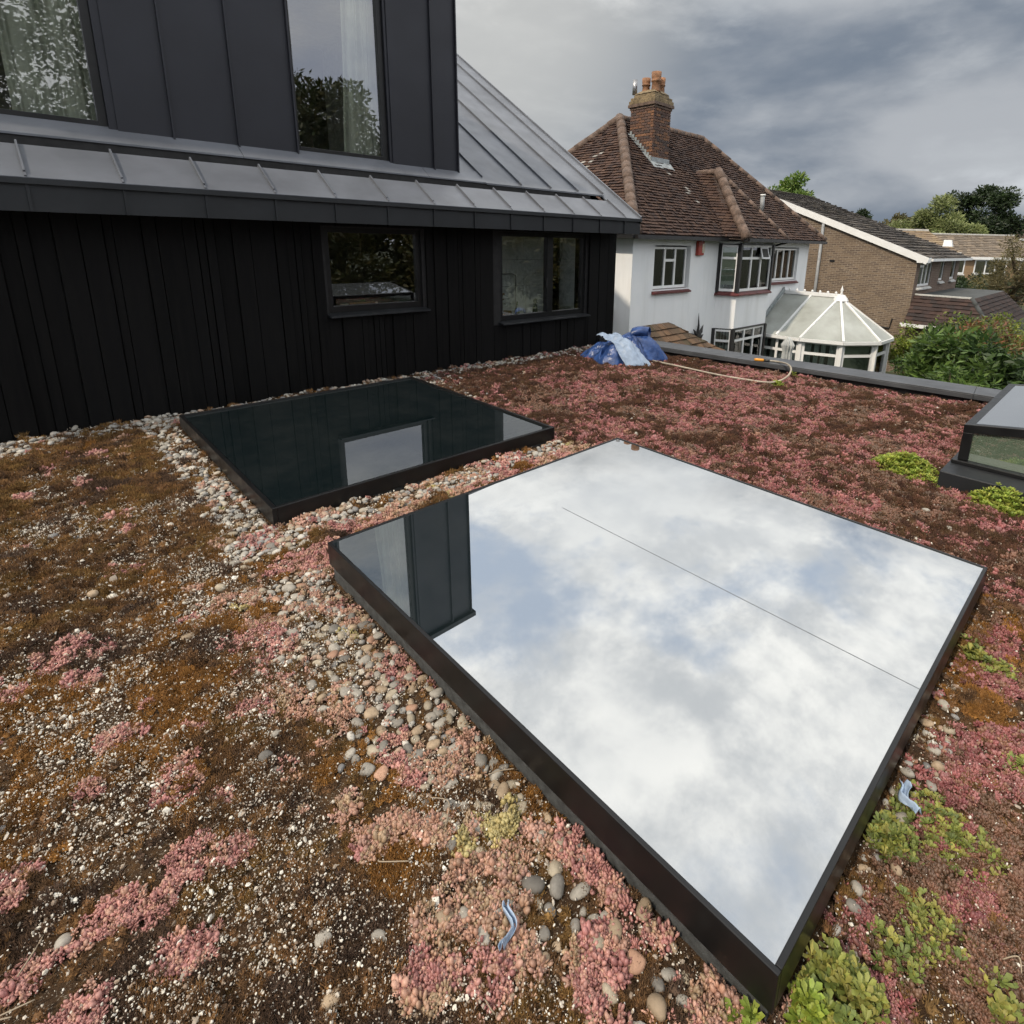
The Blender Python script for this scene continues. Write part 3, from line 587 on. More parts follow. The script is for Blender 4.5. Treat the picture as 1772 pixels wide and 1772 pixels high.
def hips(parent, a, b, r, n_len=.42, name='hip_tile', mat='hip'):
    a, b = np.array(a, float), np.array(b, float); L_ = np.linalg.norm(b - a); n = max(1, int(L_ / n_len)); d = (b - a) / L_
    for k in range(n):
        p, q = a + (b - a) * k / n, a + (b - a) * (k + 1) / n + d * .03; j = rng.normal(size=3) * .004
        MB().tube([p + j, q + j], [r * 1.0, r * .97], 14).build(name, MT[mat], parent, True)
TILE = [(.060, .036, .028), (.050, .031, .026), (.070, .042, .031), (.043, .029, .026), (.064, .038, .029)]
def upvc(parent, O, U, Nn, a, b, c, d, cols, rec=.09, bar=.055, transom=None, fill='net', name='window', sill='red_sill', frame='white_pvc', vent=None, outer=None, tr_cols=None):
    m = MB(); n1, n0 = -rec, -rec - .06; m.lbox(O, U, Nn, a, a + bar, n0, n1, c, d); m.lbox(O, U, Nn, b - bar, b, n0, n1, c, d); m.lbox(O, U, Nn, a + bar, b - bar, n0, n1, c, c + bar * 1.3); m.lbox(O, U, Nn, a + bar, b - bar, n0, n1, d - bar, d)
    w = (b - a - 2 * bar) / cols; zs = [c + bar * 1.3, d - bar]; zt_ = c + (d - c) * transom if transom else None
    for k in range(1, cols): m.lbox(O, U, Nn, a + bar + w * k - bar * .55, a + bar + w * k + bar * .55, n0, n1 + .002, zs[0], zs[1])
    for k in range(cols):
        if zt_ and (tr_cols is None or k in tr_cols): m.lbox(O, U, Nn, a + bar + w * k + (bar * .55 if k else 0), a + bar + w * (k + 1) - (bar * .55 if k < cols - 1 else 0), n0, n1 + .001, zt_ - bar * .6, zt_ + bar * .6)
    wf = m.build(name, MT[frame], parent)
    for k in range(cols):
        u0, u1 = a + bar + w * k + (bar * .55 if k else 0), a + bar + w * (k + 1) - (bar * .55 if k < cols - 1 else 0)
        hs = [(zs[0], zs[1])] if not (zt_ and (tr_cols is None or k in tr_cols)) else [(zs[0], zt_ - bar * .6), (zt_ + bar * .6, zs[1])]
        for z0, z1 in hs: MB().lbox(O, U, Nn, u0, u1, -rec - .035, -rec - .03, z0, z1).build('pane', MT['house_glass'], wf)
    bk = MB().lbox(O, U, Nn, a + .02, b - .02, -rec - .40, -rec - .38, c, d).build('room_shade', MT['interior_dark'], wf)
    if fill == 'blind': MB().lbox(O, U, Nn, a + bar, b - bar, -rec - .10, -rec - .09, c + .2, d - .02).build('blind', MT['blind'], wf)
    elif fill:
        for s0, s1 in ((0, .2), (.3, .45), (.52, .66), (.78, 1)):
            n = 24; q = MB(); wd = (b - a - 2 * bar)
            for i in range(n):
                f0, f1 = s0 + (s1 - s0) * i / n, s0 + (s1 - s0) * (i + 1) / n; e = lambda f: -rec - .14 + .02 * math.sin(f * 90)
                Oa, Ua, Na = map(np.array, (O, U, Nn)); P = lambda f, z: Oa + Ua * (a + bar + wd * f) + Na * e(f) + np.array([0, 0, z]); q.quad(P(f0, c), P(f1, c), P(f1, d), P(f0, d))
            q.build('curtain', MT[fill], wf, True)
    if sill:
        O_, U_, N_ = map(np.array, (O, U, Nn)); P = lambda u, n, z: O_ + U_ * u + N_ * n + np.array([0, 0, z])
        MB().hexa([P(a - .09, .10, c - .13), P(b + .09, .10, c - .13), P(b + .09, -rec, c - .13), P(a - .09, -rec, c - .13), P(a - .09, .10, c - .09), P(b + .09, .10, c - .09), P(b + .09, -rec, c - .012), P(a - .09, -rec, c - .012)]).build('sill', MT[sill], wf)
    return wf

# ------------------------------------------------------------------ the white house next door
WX0, WX1, WY, WYB, ZEV = 11.53, 22.26, 9.32, 16.3, 1.80
WH = thing('white_house', 'white rendered house with brown hipped tile roof and brick chimney', 'house', (17, 12.8, ZG))
ops = [(12.46, 14.18, .34, 1.53), (19.2, 21.4, .34, 1.53)]; BX0, BX1, BY = 16.02, 18.12, 8.77
w = MB(); wall_face(w, (0, WY, 0), (1, 0, 0), (0, -1, 0), WX0, WX1, ZG, ZEV + .1, ops, .15)
w.quad((WX0, WYB, ZG), (WX0, WY, ZG), (WX0, WY, ZEV + .1), (WX0, WYB, ZEV + .1)); w.quad((WX1, WY, ZG), (WX1, WYB, ZG), (WX1, WYB, ZEV + .1), (WX1, WY, ZEV + .1)); w.quad((WX1, WYB, ZG), (WX0, WYB, ZG), (WX0, WYB, ZEV + .1), (WX1, WYB, ZEV + .1))
w.build('wall', MT['render'], WH)
O, U, Nn = (0, WY, 0), (1, 0, 0), (0, -1, 0)
upvc(WH, O, U, Nn, 12.5, 14.1, .36, 1.49, 3, .09, .06, .68, 'net', tr_cols=(1,))
upvc(WH, O, U, Nn, 19.24, 21.36, .36, 1.49, 4, .07, .06, None, 'net')
# canted bay, two storeys
def bay_faces(z0, z1):
    return [((BX0 - .30, WY), (BX0, BY)), ((BX0, BY), (BX1, BY)), ((BX1, BY), (BX1 + .30, WY))]
for (z0, z1) in ((ZG, -2.32), (-.98, .14), (1.62, ZEV + .05)):
    m = MB()
    for (a, b) in bay_faces(z0, z1): m.quad((*a, z0), (*b, z0), (*b, z1), (*a, z1))
    m.quad((BX0 - .3, WY, z1), (BX0, BY, z1), (BX1, BY, z1), (BX1 + .3, WY, z1)); m.quad((BX0 - .3, WY, z0), (BX0, BY, z0), (BX1, BY, z0), (BX1 + .3, WY, z0)); m.build('bay_wall', MT['render'], WH)
for (z0, z1) in ((.14, 1.62), (-2.32, -.98)):
    for i, (a, b) in enumerate(bay_faces(z0, z1)):
        a, b = np.array([*a, 0.]), np.array([*b, 0.]); U_ = (b - a) / np.linalg.norm(b - a); N_ = np.array([U_[1], -U_[0], 0]); Ln = np.linalg.norm(b - a)
        up = z0 > 0
        upvc(WH, a, U_, N_, .05, Ln - .05, z0 + .04, z1 - .04, 3 if i == 1 else 1, .0, .06, .72, ('blind' if (i == 0 and up) else 'net'), sill='red_sill' if up else 'stone_sill')
    for (x, y) in ((BX0, BY), (BX1, BY), (BX0 - .30, WY - .02), (BX1 + .30, WY - .02)): MB().box(x - .055, x + .055, y - .05, y + .06, z0, z1).build('bay_post', MT['black_paint'], WH)
    MB().box(BX0 - .02, BX1 + .02, BY - .035, BY + .03, z1 - .035, z1 + .015).build('bay_trim', MT['black_paint'], WH)
# the tilted open vent light
MB().hexa([(17.22, 8.64, 1.18), (17.72, 8.64, 1.18), (17.72, 8.67, 1.18), (17.22, 8.67, 1.18), (17.22, 8.74, 1.52), (17.72, 8.74, 1.52), (17.72, 8.77, 1.52), (17.22, 8.77, 1.52)]).build('open_vent', MT['white_pvc'], WH)
MB().hexa([(17.28, 8.646, 1.22), (17.66, 8.646, 1.22), (17.66, 8.649, 1.22), (17.28, 8.649, 1.22), (17.28, 8.726, 1.48), (17.66, 8.726, 1.48), (17.66, 8.735, 1.48), (17.28, 8.735, 1.48)]).build('open_vent_pane', MT['interior_dark'], WH)
# roof
EY, EX0, EX1, EYB, RY, RX0, RX1, ZR = 9.04, 11.25, 23.0, 16.6, 12.82, 14.89, 19.69, 5.44
e = [(EX0, EY, ZEV), (EX1, EY, ZEV), (EX1, EYB, ZEV), (EX0, EYB, ZEV)]; ra, rb = (RX0, RY, ZR), (RX1, RY, ZR)
m = MB(); dn = lambda p: (p[0], p[1], p[2] - .05); m.quad(*map(dn, (e[0], e[1], rb, ra))); m.quad(*map(dn, (e[1], e[2], rb))); m.quad(*map(dn, (e[2], e[3], ra, rb))); m.quad(*map(dn, (e[3], e[0], ra))); m.quad(*[(p[0], p[1], ZEV - .06) for p in e]); m.build('roof_deck', MT['roof_under'], WH)
kf = (ZR - ZEV) / (RY - EY); kl = (ZR - ZEV) / (RX0 - EX0)
def fs(px, py): d = ray(px, py); return CAM + d * ((ZEV - CAM[2] + (CAM[1] - EY) * kf) / (d[2] - d[1] * kf))
def ls(px, py): d = ray(px, py); return CAM + d * ((ZEV - CAM[2] + (CAM[0] - EX0) * kl) / (d[2] - d[0] * kl))
tiles(e[0], e[1], ra, rb, .17, .118, .042, TILE, 'roof_tiles', WH, 0, [(fs(1155, 300), fs(1205, 352),   .14, .22), (fs(1205, 352), fs(1232, 398), .06, .22)]); tiles(e[3], e[0], ra, ra, .17, .118, .042, [tuple(q * 1.25 for q in c) for c in TILE], 'roof_tiles', WH, .004, [(ls(1012, 292), ls(1032, 274), .18, .4)]); tiles(e[1], e[2], rb, rb, .17, .118, .042, TILE, 'roof_tiles', WH)  # left slope: palette lightened, its stronger sunlight put into the tile colour
hips(WH, e[0], ra, .15); hips(WH, e[1], rb, .12); hips(WH, e[3], ra, .13); hips(WH, ra, rb, .12, name='ridge_tile')
BE, BAX, BAY, BZ = 8.46, 17.05, 10.40, 3.87; ke = (ZR - ZEV) / (RY - EY); yb = EY + (BZ - ZEV) / ke
b0, b1, ba = (BX0 - .28, BE, ZEV - .02), (BX1 + .28, BE, ZEV - .02), (BAX, BAY, BZ)
tiles((BX0 - .5, EY + .05, ZEV + .02), b0, (BAX, yb + .1, BZ), ba, .17, .118, .042, TILE, 'bay_roof_tiles', WH); tiles(b0, b1, ba, ba, .17, .118, .042, TILE, 'bay_roof_tiles', WH); tiles(b1, (BX1 + .5, EY + .05, ZEV + .02), ba, (BAX, yb + .1, BZ), .17, .118, .042, TILE, 'bay_roof_tiles', WH)
m = MB(); m.quad(dn((BX0 - .5, EY, ZEV)), dn(b0), dn(ba), (BAX, yb + .1, BZ - .05)); m.quad(dn(b0), dn(b1), dn(ba)); m.quad(dn(b1), dn((BX1 + .5, EY, ZEV)), (BAX, yb + .1, BZ - .05), dn(ba)); m.quad((BX0 - .5, EY, ZEV - .08), dn(b0), dn(b1), (BX1 + .5, EY, ZEV - .08)); m.build('bay_roof_deck', MT['roof_under'], WH)
hips(WH, b0, ba, .15); hips(WH, b1, ba, .10); hips(WH, ba, (BAX, yb, BZ), .10, name='ridge_tile')
for a, b in (((EX0, EY - .05), (BX0 - .3, EY - .05)), ((BX0 - .3, EY - .05), (BX0 - .25, BE - .05)), ((BX0 - .25, BE - .05), (BX1 + .25, BE - .05)), ((BX1 + .25, BE - .05), (BX1 + .35, EY - .05)), ((BX1 + .35, EY - .05), (EX1, EY - .05))):
    MB().bar((*a, ZEV - .07), (*b, ZEV - .07), .10, .10).build('gutter', MT['black_paint'], WH)
MB().bar((EX0 - .05, EY, ZEV - .07), (EX0 - .05, EYB, ZEV - .07), .10, .10).build('gutter', MT['black_paint'], WH)
MB().tube([(BX1 + .3, BE - .02, ZEV - .1), (BX1 + .32, 9.2, ZEV - .32)], .035, 8).build('waste_pipe', MT['black_paint'], WH, True)
fp = gy(1168, 330, 9.7); zz = ZEV + (fp[1] - BE) * .98
p = np.array([18.0, 9.25, ZEV + (9.25 - BE) * (BZ - ZEV) / (BAY - BE)]); MB().tube([p, p + (0, 0, .50)], .07, 12).build('roof_flue', MT['grey_pipe'], WH, True); MB().tube([p + (0, 0, .50), p + (0, 0, .55)], .085, 12).build('roof_flue_cap', MT['white_pvc'], WH, True)
# chimney, brick by brick
d = ray(1127, 281); k0 = ke; t_ = (ZEV - CAM[2] - EY * k0) / (d[2] - d[1] * k0); pc = CAM + d * t_
cx0, cy0 = pc[0], pc[1]; cy1 = gx(1090, 235, cx0)[1]; cx1 = gy(1158, 240, cy0)[0]; zc0, zc1 = pc[2] - .2, gd(1127, 190, np.dot(pc - CAM, CM[:, 1]))[2]
CH = MB().box(cx0 + .012, cx1 - .012, cy0 + .012, cy1 - .012, zc0 - .4, zc1).build('chimney', MT['mortar'], WH)
BR = [(.15, .075, .045), (.12, .065, .045), (.085, .05, .042), (.20, .10, .055), (.10, .06, .048), (.065, .045, .04)]
def brick_mat(c, i):
    nm = 'chimney_brick%d' % i
    if nm not in MT: plain(nm, c, .9, 0, .25, 15, .4, .006, fine=50)
    return MT[nm]
bmesh_cache = {}
def brick(cen, l, along):
    i = random.randrange(len(BR)); key = (round(l, 3), along, i)
    if key not in bmesh_cache:
        q = MB(); q.box(-l / 2, l / 2, -.012, .09, -.031, .031) if along == 'X' else q.box(-.012, .09, -l / 2, l / 2, -.031, .031)
        me = bpy.data.meshes.new('brick'); me.from_pydata(q.v, [], q.f); me.materials.append(brick_mat(BR[i], i)); bmesh_cache[key] = me
    o = link('brick', bmesh_cache[key], None, CH); o.location = cen
zc = zc1 - .04; row = 0
while zc > zc0:
    for along, u0, u1 in (('X', cx0, cx1), ('Y', cy0, cy1)):
        n = max(2, round((u1 - u0) / .225)); l = (u1 - u0) / n; xs = np.arange(n + 1) * l + (l / 2 if row % 2 else 0)
        for u in xs:
            a, b = max(0, u - l / 2 if row % 2 == 0 else u - l / 2), min(u1 - u0, u + l / 2)
            if b - a < .05: continue
            c_ = u0 + (a + b) / 2; zroof = ZEV + ((cy0 if along == 'X' else c_) - EY) * k0
            if zc < zroof - .05: continue
            brick((c_, cy0 + .0, zc) if along == 'X' else (cx0, c_, zc), b - a - .012, along)
    zc -= .078; row += 1
for k, (g_, h_) in enumerate(((.03, .07), (.075, .09), (.055, .10), (.02, .09), (-.05, .07))):
    z0 = zc1 + (0, .07, .16, .26, .36)[k]; MB().box(cx0 - g_, cx1 + g_, cy0 - g_, cy1 + g_, z0 + .002, z0 + h_).build('corbel_course', MT['pot_rim' if k > 1 else 'hip'], CH, bevel=.008)
MB().hexa([(cx0 + .05, cy0 + .05, zc1 + .45), (cx1 - .05, cy0 + .05, zc1 + .45), (cx1 - .05, cy1 - .05, zc1 + .45), (cx0 + .05, cy1 - .05, zc1 + .45), (cx0 + .2, cy0 + .2, zc1 + .56), (cx1 - .2, cy0 + .2, zc1 + .56), (cx1 - .2, cy1 - .2, zc1 + .56), (cx0 + .2, cy1 - .2, zc1 + .56)]).build('flaunching', MT['pot_rim'], CH)
xm, ym = (cx0 + cx1) / 2, (cy0 + cy1) / 2
for (px, py, hh, sc) in ((xm - .1, ym - .22, .56, .92), (xm + .28, ym - .12, .48, .82), (xm - .12, ym + .14, .44, .8)):
    MB().lathe((px, py, zc1 + .48), [(.17 * sc, 0), (.15 * sc, .06), (.135 * sc, hh * .5), (.165 * sc, hh * .53), (.165 * sc, hh * .6), (.14 * sc, hh * .64), (.16 * sc, hh * .72), (.165 * sc, hh), (.12 * sc, hh), (.11 * sc, hh * .9)], 18).build('chimney_pot', MT['pot'], CH, True)
MB().tube([(xm - .22, ym + .5, zc1 + .5), (xm - .22, ym + .5, zc1 + .92)], .075, 12).build('metal_flue', MT['steel'], CH, True)
zf = lambda y: ZEV + (y - EY) * k0
q = MB(); n = 9
for k in range(n):
    ya, yb2 = cy0 + (cy1 - cy0) * k / n, cy0 + (cy1 - cy0) * (k + 1) / n - .02
    q.hexa([(cx0 - .03, ya, zf(ya) - .02), (cx0 - .018, ya, zf(ya) - .02), (cx0 - .018, yb2, zf(yb2) - .02), (cx0 - .03, yb2, zf(yb2) - .02), (cx0 - .03, ya, zf(ya) + .20), (cx0 - .018, ya, zf(ya) + .20), (cx0 - .018, yb2, zf(yb2) + .13), (cx0 - .03, yb2, zf(yb2) + .13)])
q.hexa([(cx0 - .12, cy0 - .02, zf(cy0) + .025), (cx0 - .02, cy0 - .02, zf(cy0) + .025), (cx0 - .02, cy1, zf(cy1) + .03), (cx0 - .12, cy1, zf(cy1) + .03), (cx0 - .12, cy0 - .02, zf(cy0) + .04), (cx0 - .02, cy0 - .02, zf(cy0) + .04), (cx0 - .02, cy1, zf(cy1) + .045), (cx0 - .12, cy1, zf(cy1) + .045)])
q.box(cx0 - .03, cx1 + .03, cy0 - .035, cy0 - .02, zf(cy0) - .05, zf(cy0) + .16); q.hexa([(cx0 - .1, cy0 - .22, zf(cy0 - .22) + .03), (cx1 + .1, cy0 - .22, zf(cy0 - .22) + .03), (cx1 + .1, cy0 - .02, zf(cy0) + .03), (cx0 - .1, cy0 - .02, zf(cy0) + .03), (cx0 - .1, cy0 - .22, zf(cy0 - .22) + .05), (cx1 + .1, cy0 - .22, zf(cy0 - .22) + .05), (cx1 + .1, cy0 - .02, zf(cy0) + .05), (cx0 - .1, cy0 - .02, zf(cy0) + .05)])
q.build('lead_flashing', MT['lead'], CH)
# alarm box, porch roof, ornament
T = thing('alarm_box', 'small red alarm box high on the white wall', 'alarm box', (14.55, WY - .06, 1.25)); MB().box(14.40, 14.72, WY - .10, WY - .002, 1.26, 1.68).build('case', MT['red_box'], T, bevel=.02); MB().box(14.60, 14.725, WY - .115, WY - .03, 1.33, 1.60).build('cover', MT['box_white'], T, bevel=.02)
LT = [(.13, .085, .055), (.105, .072, .05), (.15, .095, .06), (.09, .065, .045), (.075, .06, .038)]
T = thing('porch_roof', 'low brown tiled porch roof against the white wall', 'roof', (13, 8.9, ZG))
pe = [(11.2, 8.2, -1.62), (15.1, 8.2, -1.62), (15.1, WY, -1.62), (11.9, WY - .02, -.60), (13.25, WY - .02, -.60)]
tiles(pe[0], pe[1], pe[3], pe[4], .25, .2, .045, LT, 'tiles', T); tiles(pe[1], pe[2], pe[4], pe[4], .25, .2, .045, LT, 'tiles', T)
m = MB(); m.quad(dn(pe[0]), dn(pe[1]), dn(pe[4]), dn(pe[3])); m.quad(dn(pe[1]), dn(pe[2]), dn(pe[4])); m.box(11.4, 14.9, 8.4, WY - .01, ZG, -1.7); m.build('porch_body', MT['render'], T)
T = thing('side_roof', 'small broken tiled roof end beside the black house corner', 'roof', (10.9, 11, ZG))
sr = [(10.2, 11.6, -1.1), (10.2, 9.9, -1.1), (WX0 - .01, 9.9, -.12), (WX0 - .01, 11.6, -.12)]
tiles(sr[0], sr[1], sr[3], sr[2], .25, .2, .05, LT, 'tiles', T); m = MB(); m.box(10.35, WX0 - .005, 10.0, 11.5, ZG, -1.15); m.quad(*map(dn, sr)); m.build('lean_to_wall', MT['render'], T)
MB().tube([(WX0 - .30, 9.93, -.26), (WX0 - .72, 9.93, -.60)], .11, 12).build('verge_tile', MT['pot'], T, True)
T = thing('star_ornament', 'dark spiky star shaped ornament on the white wall above the porch roof', 'ornament', (14.75, WY - .06, -1.2))
m = MB(); sc_ = np.array([14.75, WY - .06, -1.18])
for k in range(9): a = math.radians(90 + k * 40); L_ = .75 if k == 0 else .24 + .12 * (k % 3); m.tube([sc_, sc_ + np.array([math.cos(a) * L_ * .5, -.03, math.sin(a) * L_ * .5]), sc_ + np.array([math.cos(a) * L_, 0, math.sin(a) * L_])], [.05, .055 if k else .03, .004], 6)
m.build('spikes', MT['iron'], T); MB().tube([sc_, sc_ + (0, .06, 0)], .05, 10).build('mount', MT['iron'], T)

# ------------------------------------------------------------------ conservatory
CT = thing('conservatory', 'white framed conservatory with faceted translucent roof beside the bay', 'conservatory', (20.6, 7.8, ZG))
cxm, cyc, rr, ze, zrd = 20.58, 7.66, 2.0, -1.37, -.10
ang = [180, 216, 252, 288, 324, 360]; ev = [(cxm - rr, WY - .02)] + [(cxm + rr * math.cos(math.radians(a)), cyc + rr * math.sin(math.radians(a))) for a in ang] + [(cxm + rr, WY - .02)]
rid0, rid1 = np.array([cxm, WY - .02, zrd]), np.array([cxm, cyc - .35, zrd])
for i, (a, b) in enumerate(zip(ev, ev[1:])):
    a3, b3 = np.array([*a, ze]), np.array([*b, ze]); d_ = (b3 - a3) / np.linalg.norm(b3 - a3); n_ = np.array([d_[1], -d_[0], 0]); Ln = np.linalg.norm(b3 - a3)
    o_ = np.array([cxm, cyc, ze]); a4, b4 = a3 + (a3 - o_) * np.array([.06, .06 if 0 < i else 0, 0]), b3 + (b3 - o_) * np.array([.06, .06 if i < 6 else 0, 0])
    r0 = rid0 if i == 0 else rid1; r1 = rid0 if i == 6 else rid1
    MB().quad(a4, b4, r1, r0).build('roof_sheet', MT['polycarb'], CT) if i in (0, 6) else MB().quad(a4, b4, rid1).build('roof_sheet', MT['polycarb'], CT)
    MB().bar(a4 + (0, 0, -.05), b4 + (0, 0, -.05), .09, .10).build('eaves_beam', MT['white_pvc'], CT)
    if 0 < i: MB().bar(a4 + (0, 0, .015), rid1 + (0, 0, .015), .07, .05).build('rafter', MT['white_pvc'], CT)
    if i in (0, 6):
        mp_ = (a4 + b4) / 2; rm = (r0 + r1) / 2; MB().bar(mp_ + (0, 0, .015), rm + (0, 0, .015), .07, .05).build('rafter', MT['white_pvc'], CT)
    cols = 2 if i in (0, 6) else 1
    upvc(CT, np.array([*a, 0.]), d_, n_, .06, Ln - .06, -2.65, ze - .09, cols, 0, .075, .66, 'blind' if i in (2, 3) else 'net', sill=None)
    MB().box(a[0] - .055, a[0] + .055, a[1] - .055, a[1] + .055, -2.66, ze - .06).build('corner_post', MT['white_pvc'], CT)
    MB().lbox(np.array([*a, 0.]), d_, n_, .0, Ln, -.2, .03, ZG, -2.66).build('dwarf_wall', MT['render'], CT)
MB().bar(rid0 + (0, 0, .04), rid1 + (0, -.05, .04), .16, .12).build('ridge', MT['white_pvc'], CT)
for k in range(7): p = rid0 + (rid1 - rid0) * (k + .6) / 7.2 + np.array([0, 0, .1]); MB().lathe(p, [(.03, 0), (.045, .04), (.025, .07), (.01, .085)], 8).build('cresting', MT['white_pvc'], CT, True)
MB().lathe(rid1 + np.array([0, -.02, .1]), [(.04, 0), (.04, .05), (.02, .07), (.05, .12), (.045, .17), (.018, .23), (.005, .30)], 10).build('finial', MT['white_pvc'], CT, True)
MB().lathe(rid1 + np.array([0, -.02, -.12]), [(.26, 0), (.22, .08), (.12, .2)], 8).build('ridge_cap', MT['white_pvc'], CT)
m = MB(); m.bar(np.array(ev[0] + (ze,)) + (-.12, -.02, .06), rid0 + (-.12, -.02, .16), .16, .03, (0, -1, 0)); m.build('lead_flashing', MT['lead'], CT)
p = gz(1365, 584, -1.12)
T = thing('parasol', 'closed grey garden parasol in front of the conservatory', 'parasol', (p[0], p[1], ZG))
MB().tube([(p[0], p[1], ZG), (p[0], p[1], -1.1)], .022, 8).build('pole', MT['white_pvc'], T, True)
m = MB(); n = 22; prof = [(.015, 0), (.10, -.10), (.16, -.25), (.14, -.34), (.11, -.45), (.13, -.8), (.16, -1.15), (.15, -1.3)]
for j, (r, z) in enumerate(prof):
    for k in range(n): a = 2 * math.pi * k / n; q = r * (1 + (.28 if k % 2 else -.2) * min(1, j / 2)); m.v.append((p[0] + q * math.cos(a), p[1] + q * math.sin(a), -1.10 + z))
for j in range(len(prof) - 1):
    for k in range(n): m.f.append((j * n + k, j * n + (k + 1) % n, (j + 1) * n + (k + 1) % n, (j + 1) * n + k))
m.build('folded_canopy', MT['parasol'], T)

# ------------------------------------------------------------------ the brick house
BXg, BYf, BZe = 25.62, 6.39, 1.36
BH = thing('brick_house', 'brown brick house with white verge board and dark concrete tiled roof', 'house', (30, 11, ZG))
BYr = 14.2; bk = .38; zb = lambda y: BZe + (y - BYf) * bk; BXe = 33.0
m = MB(); m.quad((BXg, BYf, ZG), (BXg, BYf, BZe), (BXg, BYr, zb(BYr)), (BXg, 22, BZe), (BXg, 22, ZG)); m.build('gable_wall', MT['brick_gable'], BH)
m = MB(); wall_face(m, (0, BYf, 0), (1, 0, 0), (0, -1, 0), BXg, BXe - .2, ZG, BZe, [(26.1, 27.9, .1, 1.25), (29.3, 30.0, .25, 1.28), (31.3, 32.1, .25, 1.28)], .12); m.quad((BXe - .2, BYf, ZG), (BXe - .2, 22, ZG), (BXe - .2, 22, BZe), (BXe - .2, BYr, zb(BYr)), (BXe - .2, BYf, BZe)); m.build('front_wall', MT['brick_front'], BH)
O, U, Nn = (0, BYf, 0), (1, 0, 0), (0, -1, 0)
upvc(BH, O, U, Nn, 26.1, 27.9, .1, 1.25, 3, .03, .07, .7, 'net', sill='stone_sill', tr_cols=(0,)); upvc(BH, O, U, Nn, 29.3, 30.0, .25, 1.28, 1, .03, .07, None, 'net', sill='stone_sill'); upvc(BH, O, U, Nn, 31.3, 32.1, .25, 1.28, 1, .03, .07, None, 'net', sill='stone_sill')
CTL = [(.085, .075, .065), (.07, .06, .055), (.10, .085, .07), (.06, .055, .05)]
m = MB(); y0 = BYf - .35; m.quad((BXg - .1, y0, zb(y0) - .02), (BXe, y0, zb(y0) - .02), (BXe, BYr, zb(BYr) - .02), (BXg - .1, BYr, zb(BYr) - .02)); m.quad((BXg - .1, BYr, zb(BYr) - .02), (BXe, BYr, zb(BYr) - .02), (BXe, 22, BZe), (BXg - .1, 22, BZe)); m.build('roof_deck', MT['black_paint'], BH)
tiles((BXg - .1, y0, zb(y0)), (BXe, y0, zb(y0)), (BXg - .1, BYr, zb(BYr)), (BXe, BYr, zb(BYr)), .33, .33, .06, CTL, 'roof_tiles', BH)
MB().bar((BXg - .11, y0 - .02, zb(y0) - .10), (BXg - .11, BYr, zb(BYr) - .10), .03, .26).build('verge_board', MT['white_pvc'], BH)
MB().box(BXg - .13, BXg + .35, y0 - .03, BYf, BZe - .30, BZe - .10).build('eaves_end', MT['white_pvc'], BH)
MB().bar((BXg + .3, y0 - .06, zb(y0) - .06), (BXe, y0 - .06, zb(y0) - .06), .10, .10).build('gutter', MT['white_pvc'], BH)
MB().tube([(BXg - .07, 10.2, zb(10.2) - .25), (BXg - .07, 10.2, ZG)], .065, 10).build('down_pipe', MT['grey_pipe'], BH, True)
MB().box(BXg - .02, BXg - .004, 9.55, 9.75, .95, 1.05).build('air_brick', MT['black_paint'], BH)
m = MB(); m.tube([(BXg - .04, 8.3, -1.55), (BXg - .04, 7.0, -1.6), (BXg - .04, 6.95, -1.2)], .03, 6); m.build('cable', MT['black_rubber'], BH)
# flat-topped garage with tiled skirts
GT = thing('garage', 'garage with flat felt roof and dark red tiled skirt below the brick house', 'garage', (28, 5, ZG))
fx0, fy0, fz, ex0, ey0, ez = 26.0, 4.45, -.22, 25.1, 3.5, -1.28
GTL = [(.052, .034, .030), (.043, .030, .028), (.037, .029, .028), (.062, .039, .033)]
MB().quad((fx0, fy0, fz), (33, fy0, fz), (33, BYf, fz), (fx0, BYf, fz)).build('flat_roof', MT['felt'], GT)
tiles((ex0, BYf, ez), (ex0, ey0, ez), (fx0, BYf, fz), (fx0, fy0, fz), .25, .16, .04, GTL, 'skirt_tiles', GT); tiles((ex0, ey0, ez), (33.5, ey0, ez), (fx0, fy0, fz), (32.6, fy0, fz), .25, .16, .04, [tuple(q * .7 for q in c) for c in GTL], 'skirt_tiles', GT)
m = MB(); m.quad((ex0, BYf, ez - .03), (ex0, ey0, ez - .03), (fx0, fy0, fz - .04), (fx0, BYf, fz - .04)); m.quad((ex0, ey0, ez - .03), (33.5, ey0, ez - .03), (32.6, fy0, fz - .04), (fx0, fy0, fz - .04)); m.box(25.5, 33, 3.9, BYf - .01, ZG, -1.3); m.build('garage_wall', MT['brick_front'], GT)
MB().bar((fx0, BYf - .02, fz + .03), (fx0, fy0, fz + .03), .10, .06).build('roof_trim', MT['stone_sill'], GT); MB().bar((ex0 - .05, BYf + .1, ez - .06), (ex0 - .05, ey0, ez - .06), .10, .13).build('gutter', MT['white_pvc'], GT)
hips(GT, (ex0, ey0, ez), (fx0, fy0, fz), .08, .35, 'hip_tile', 'felt')
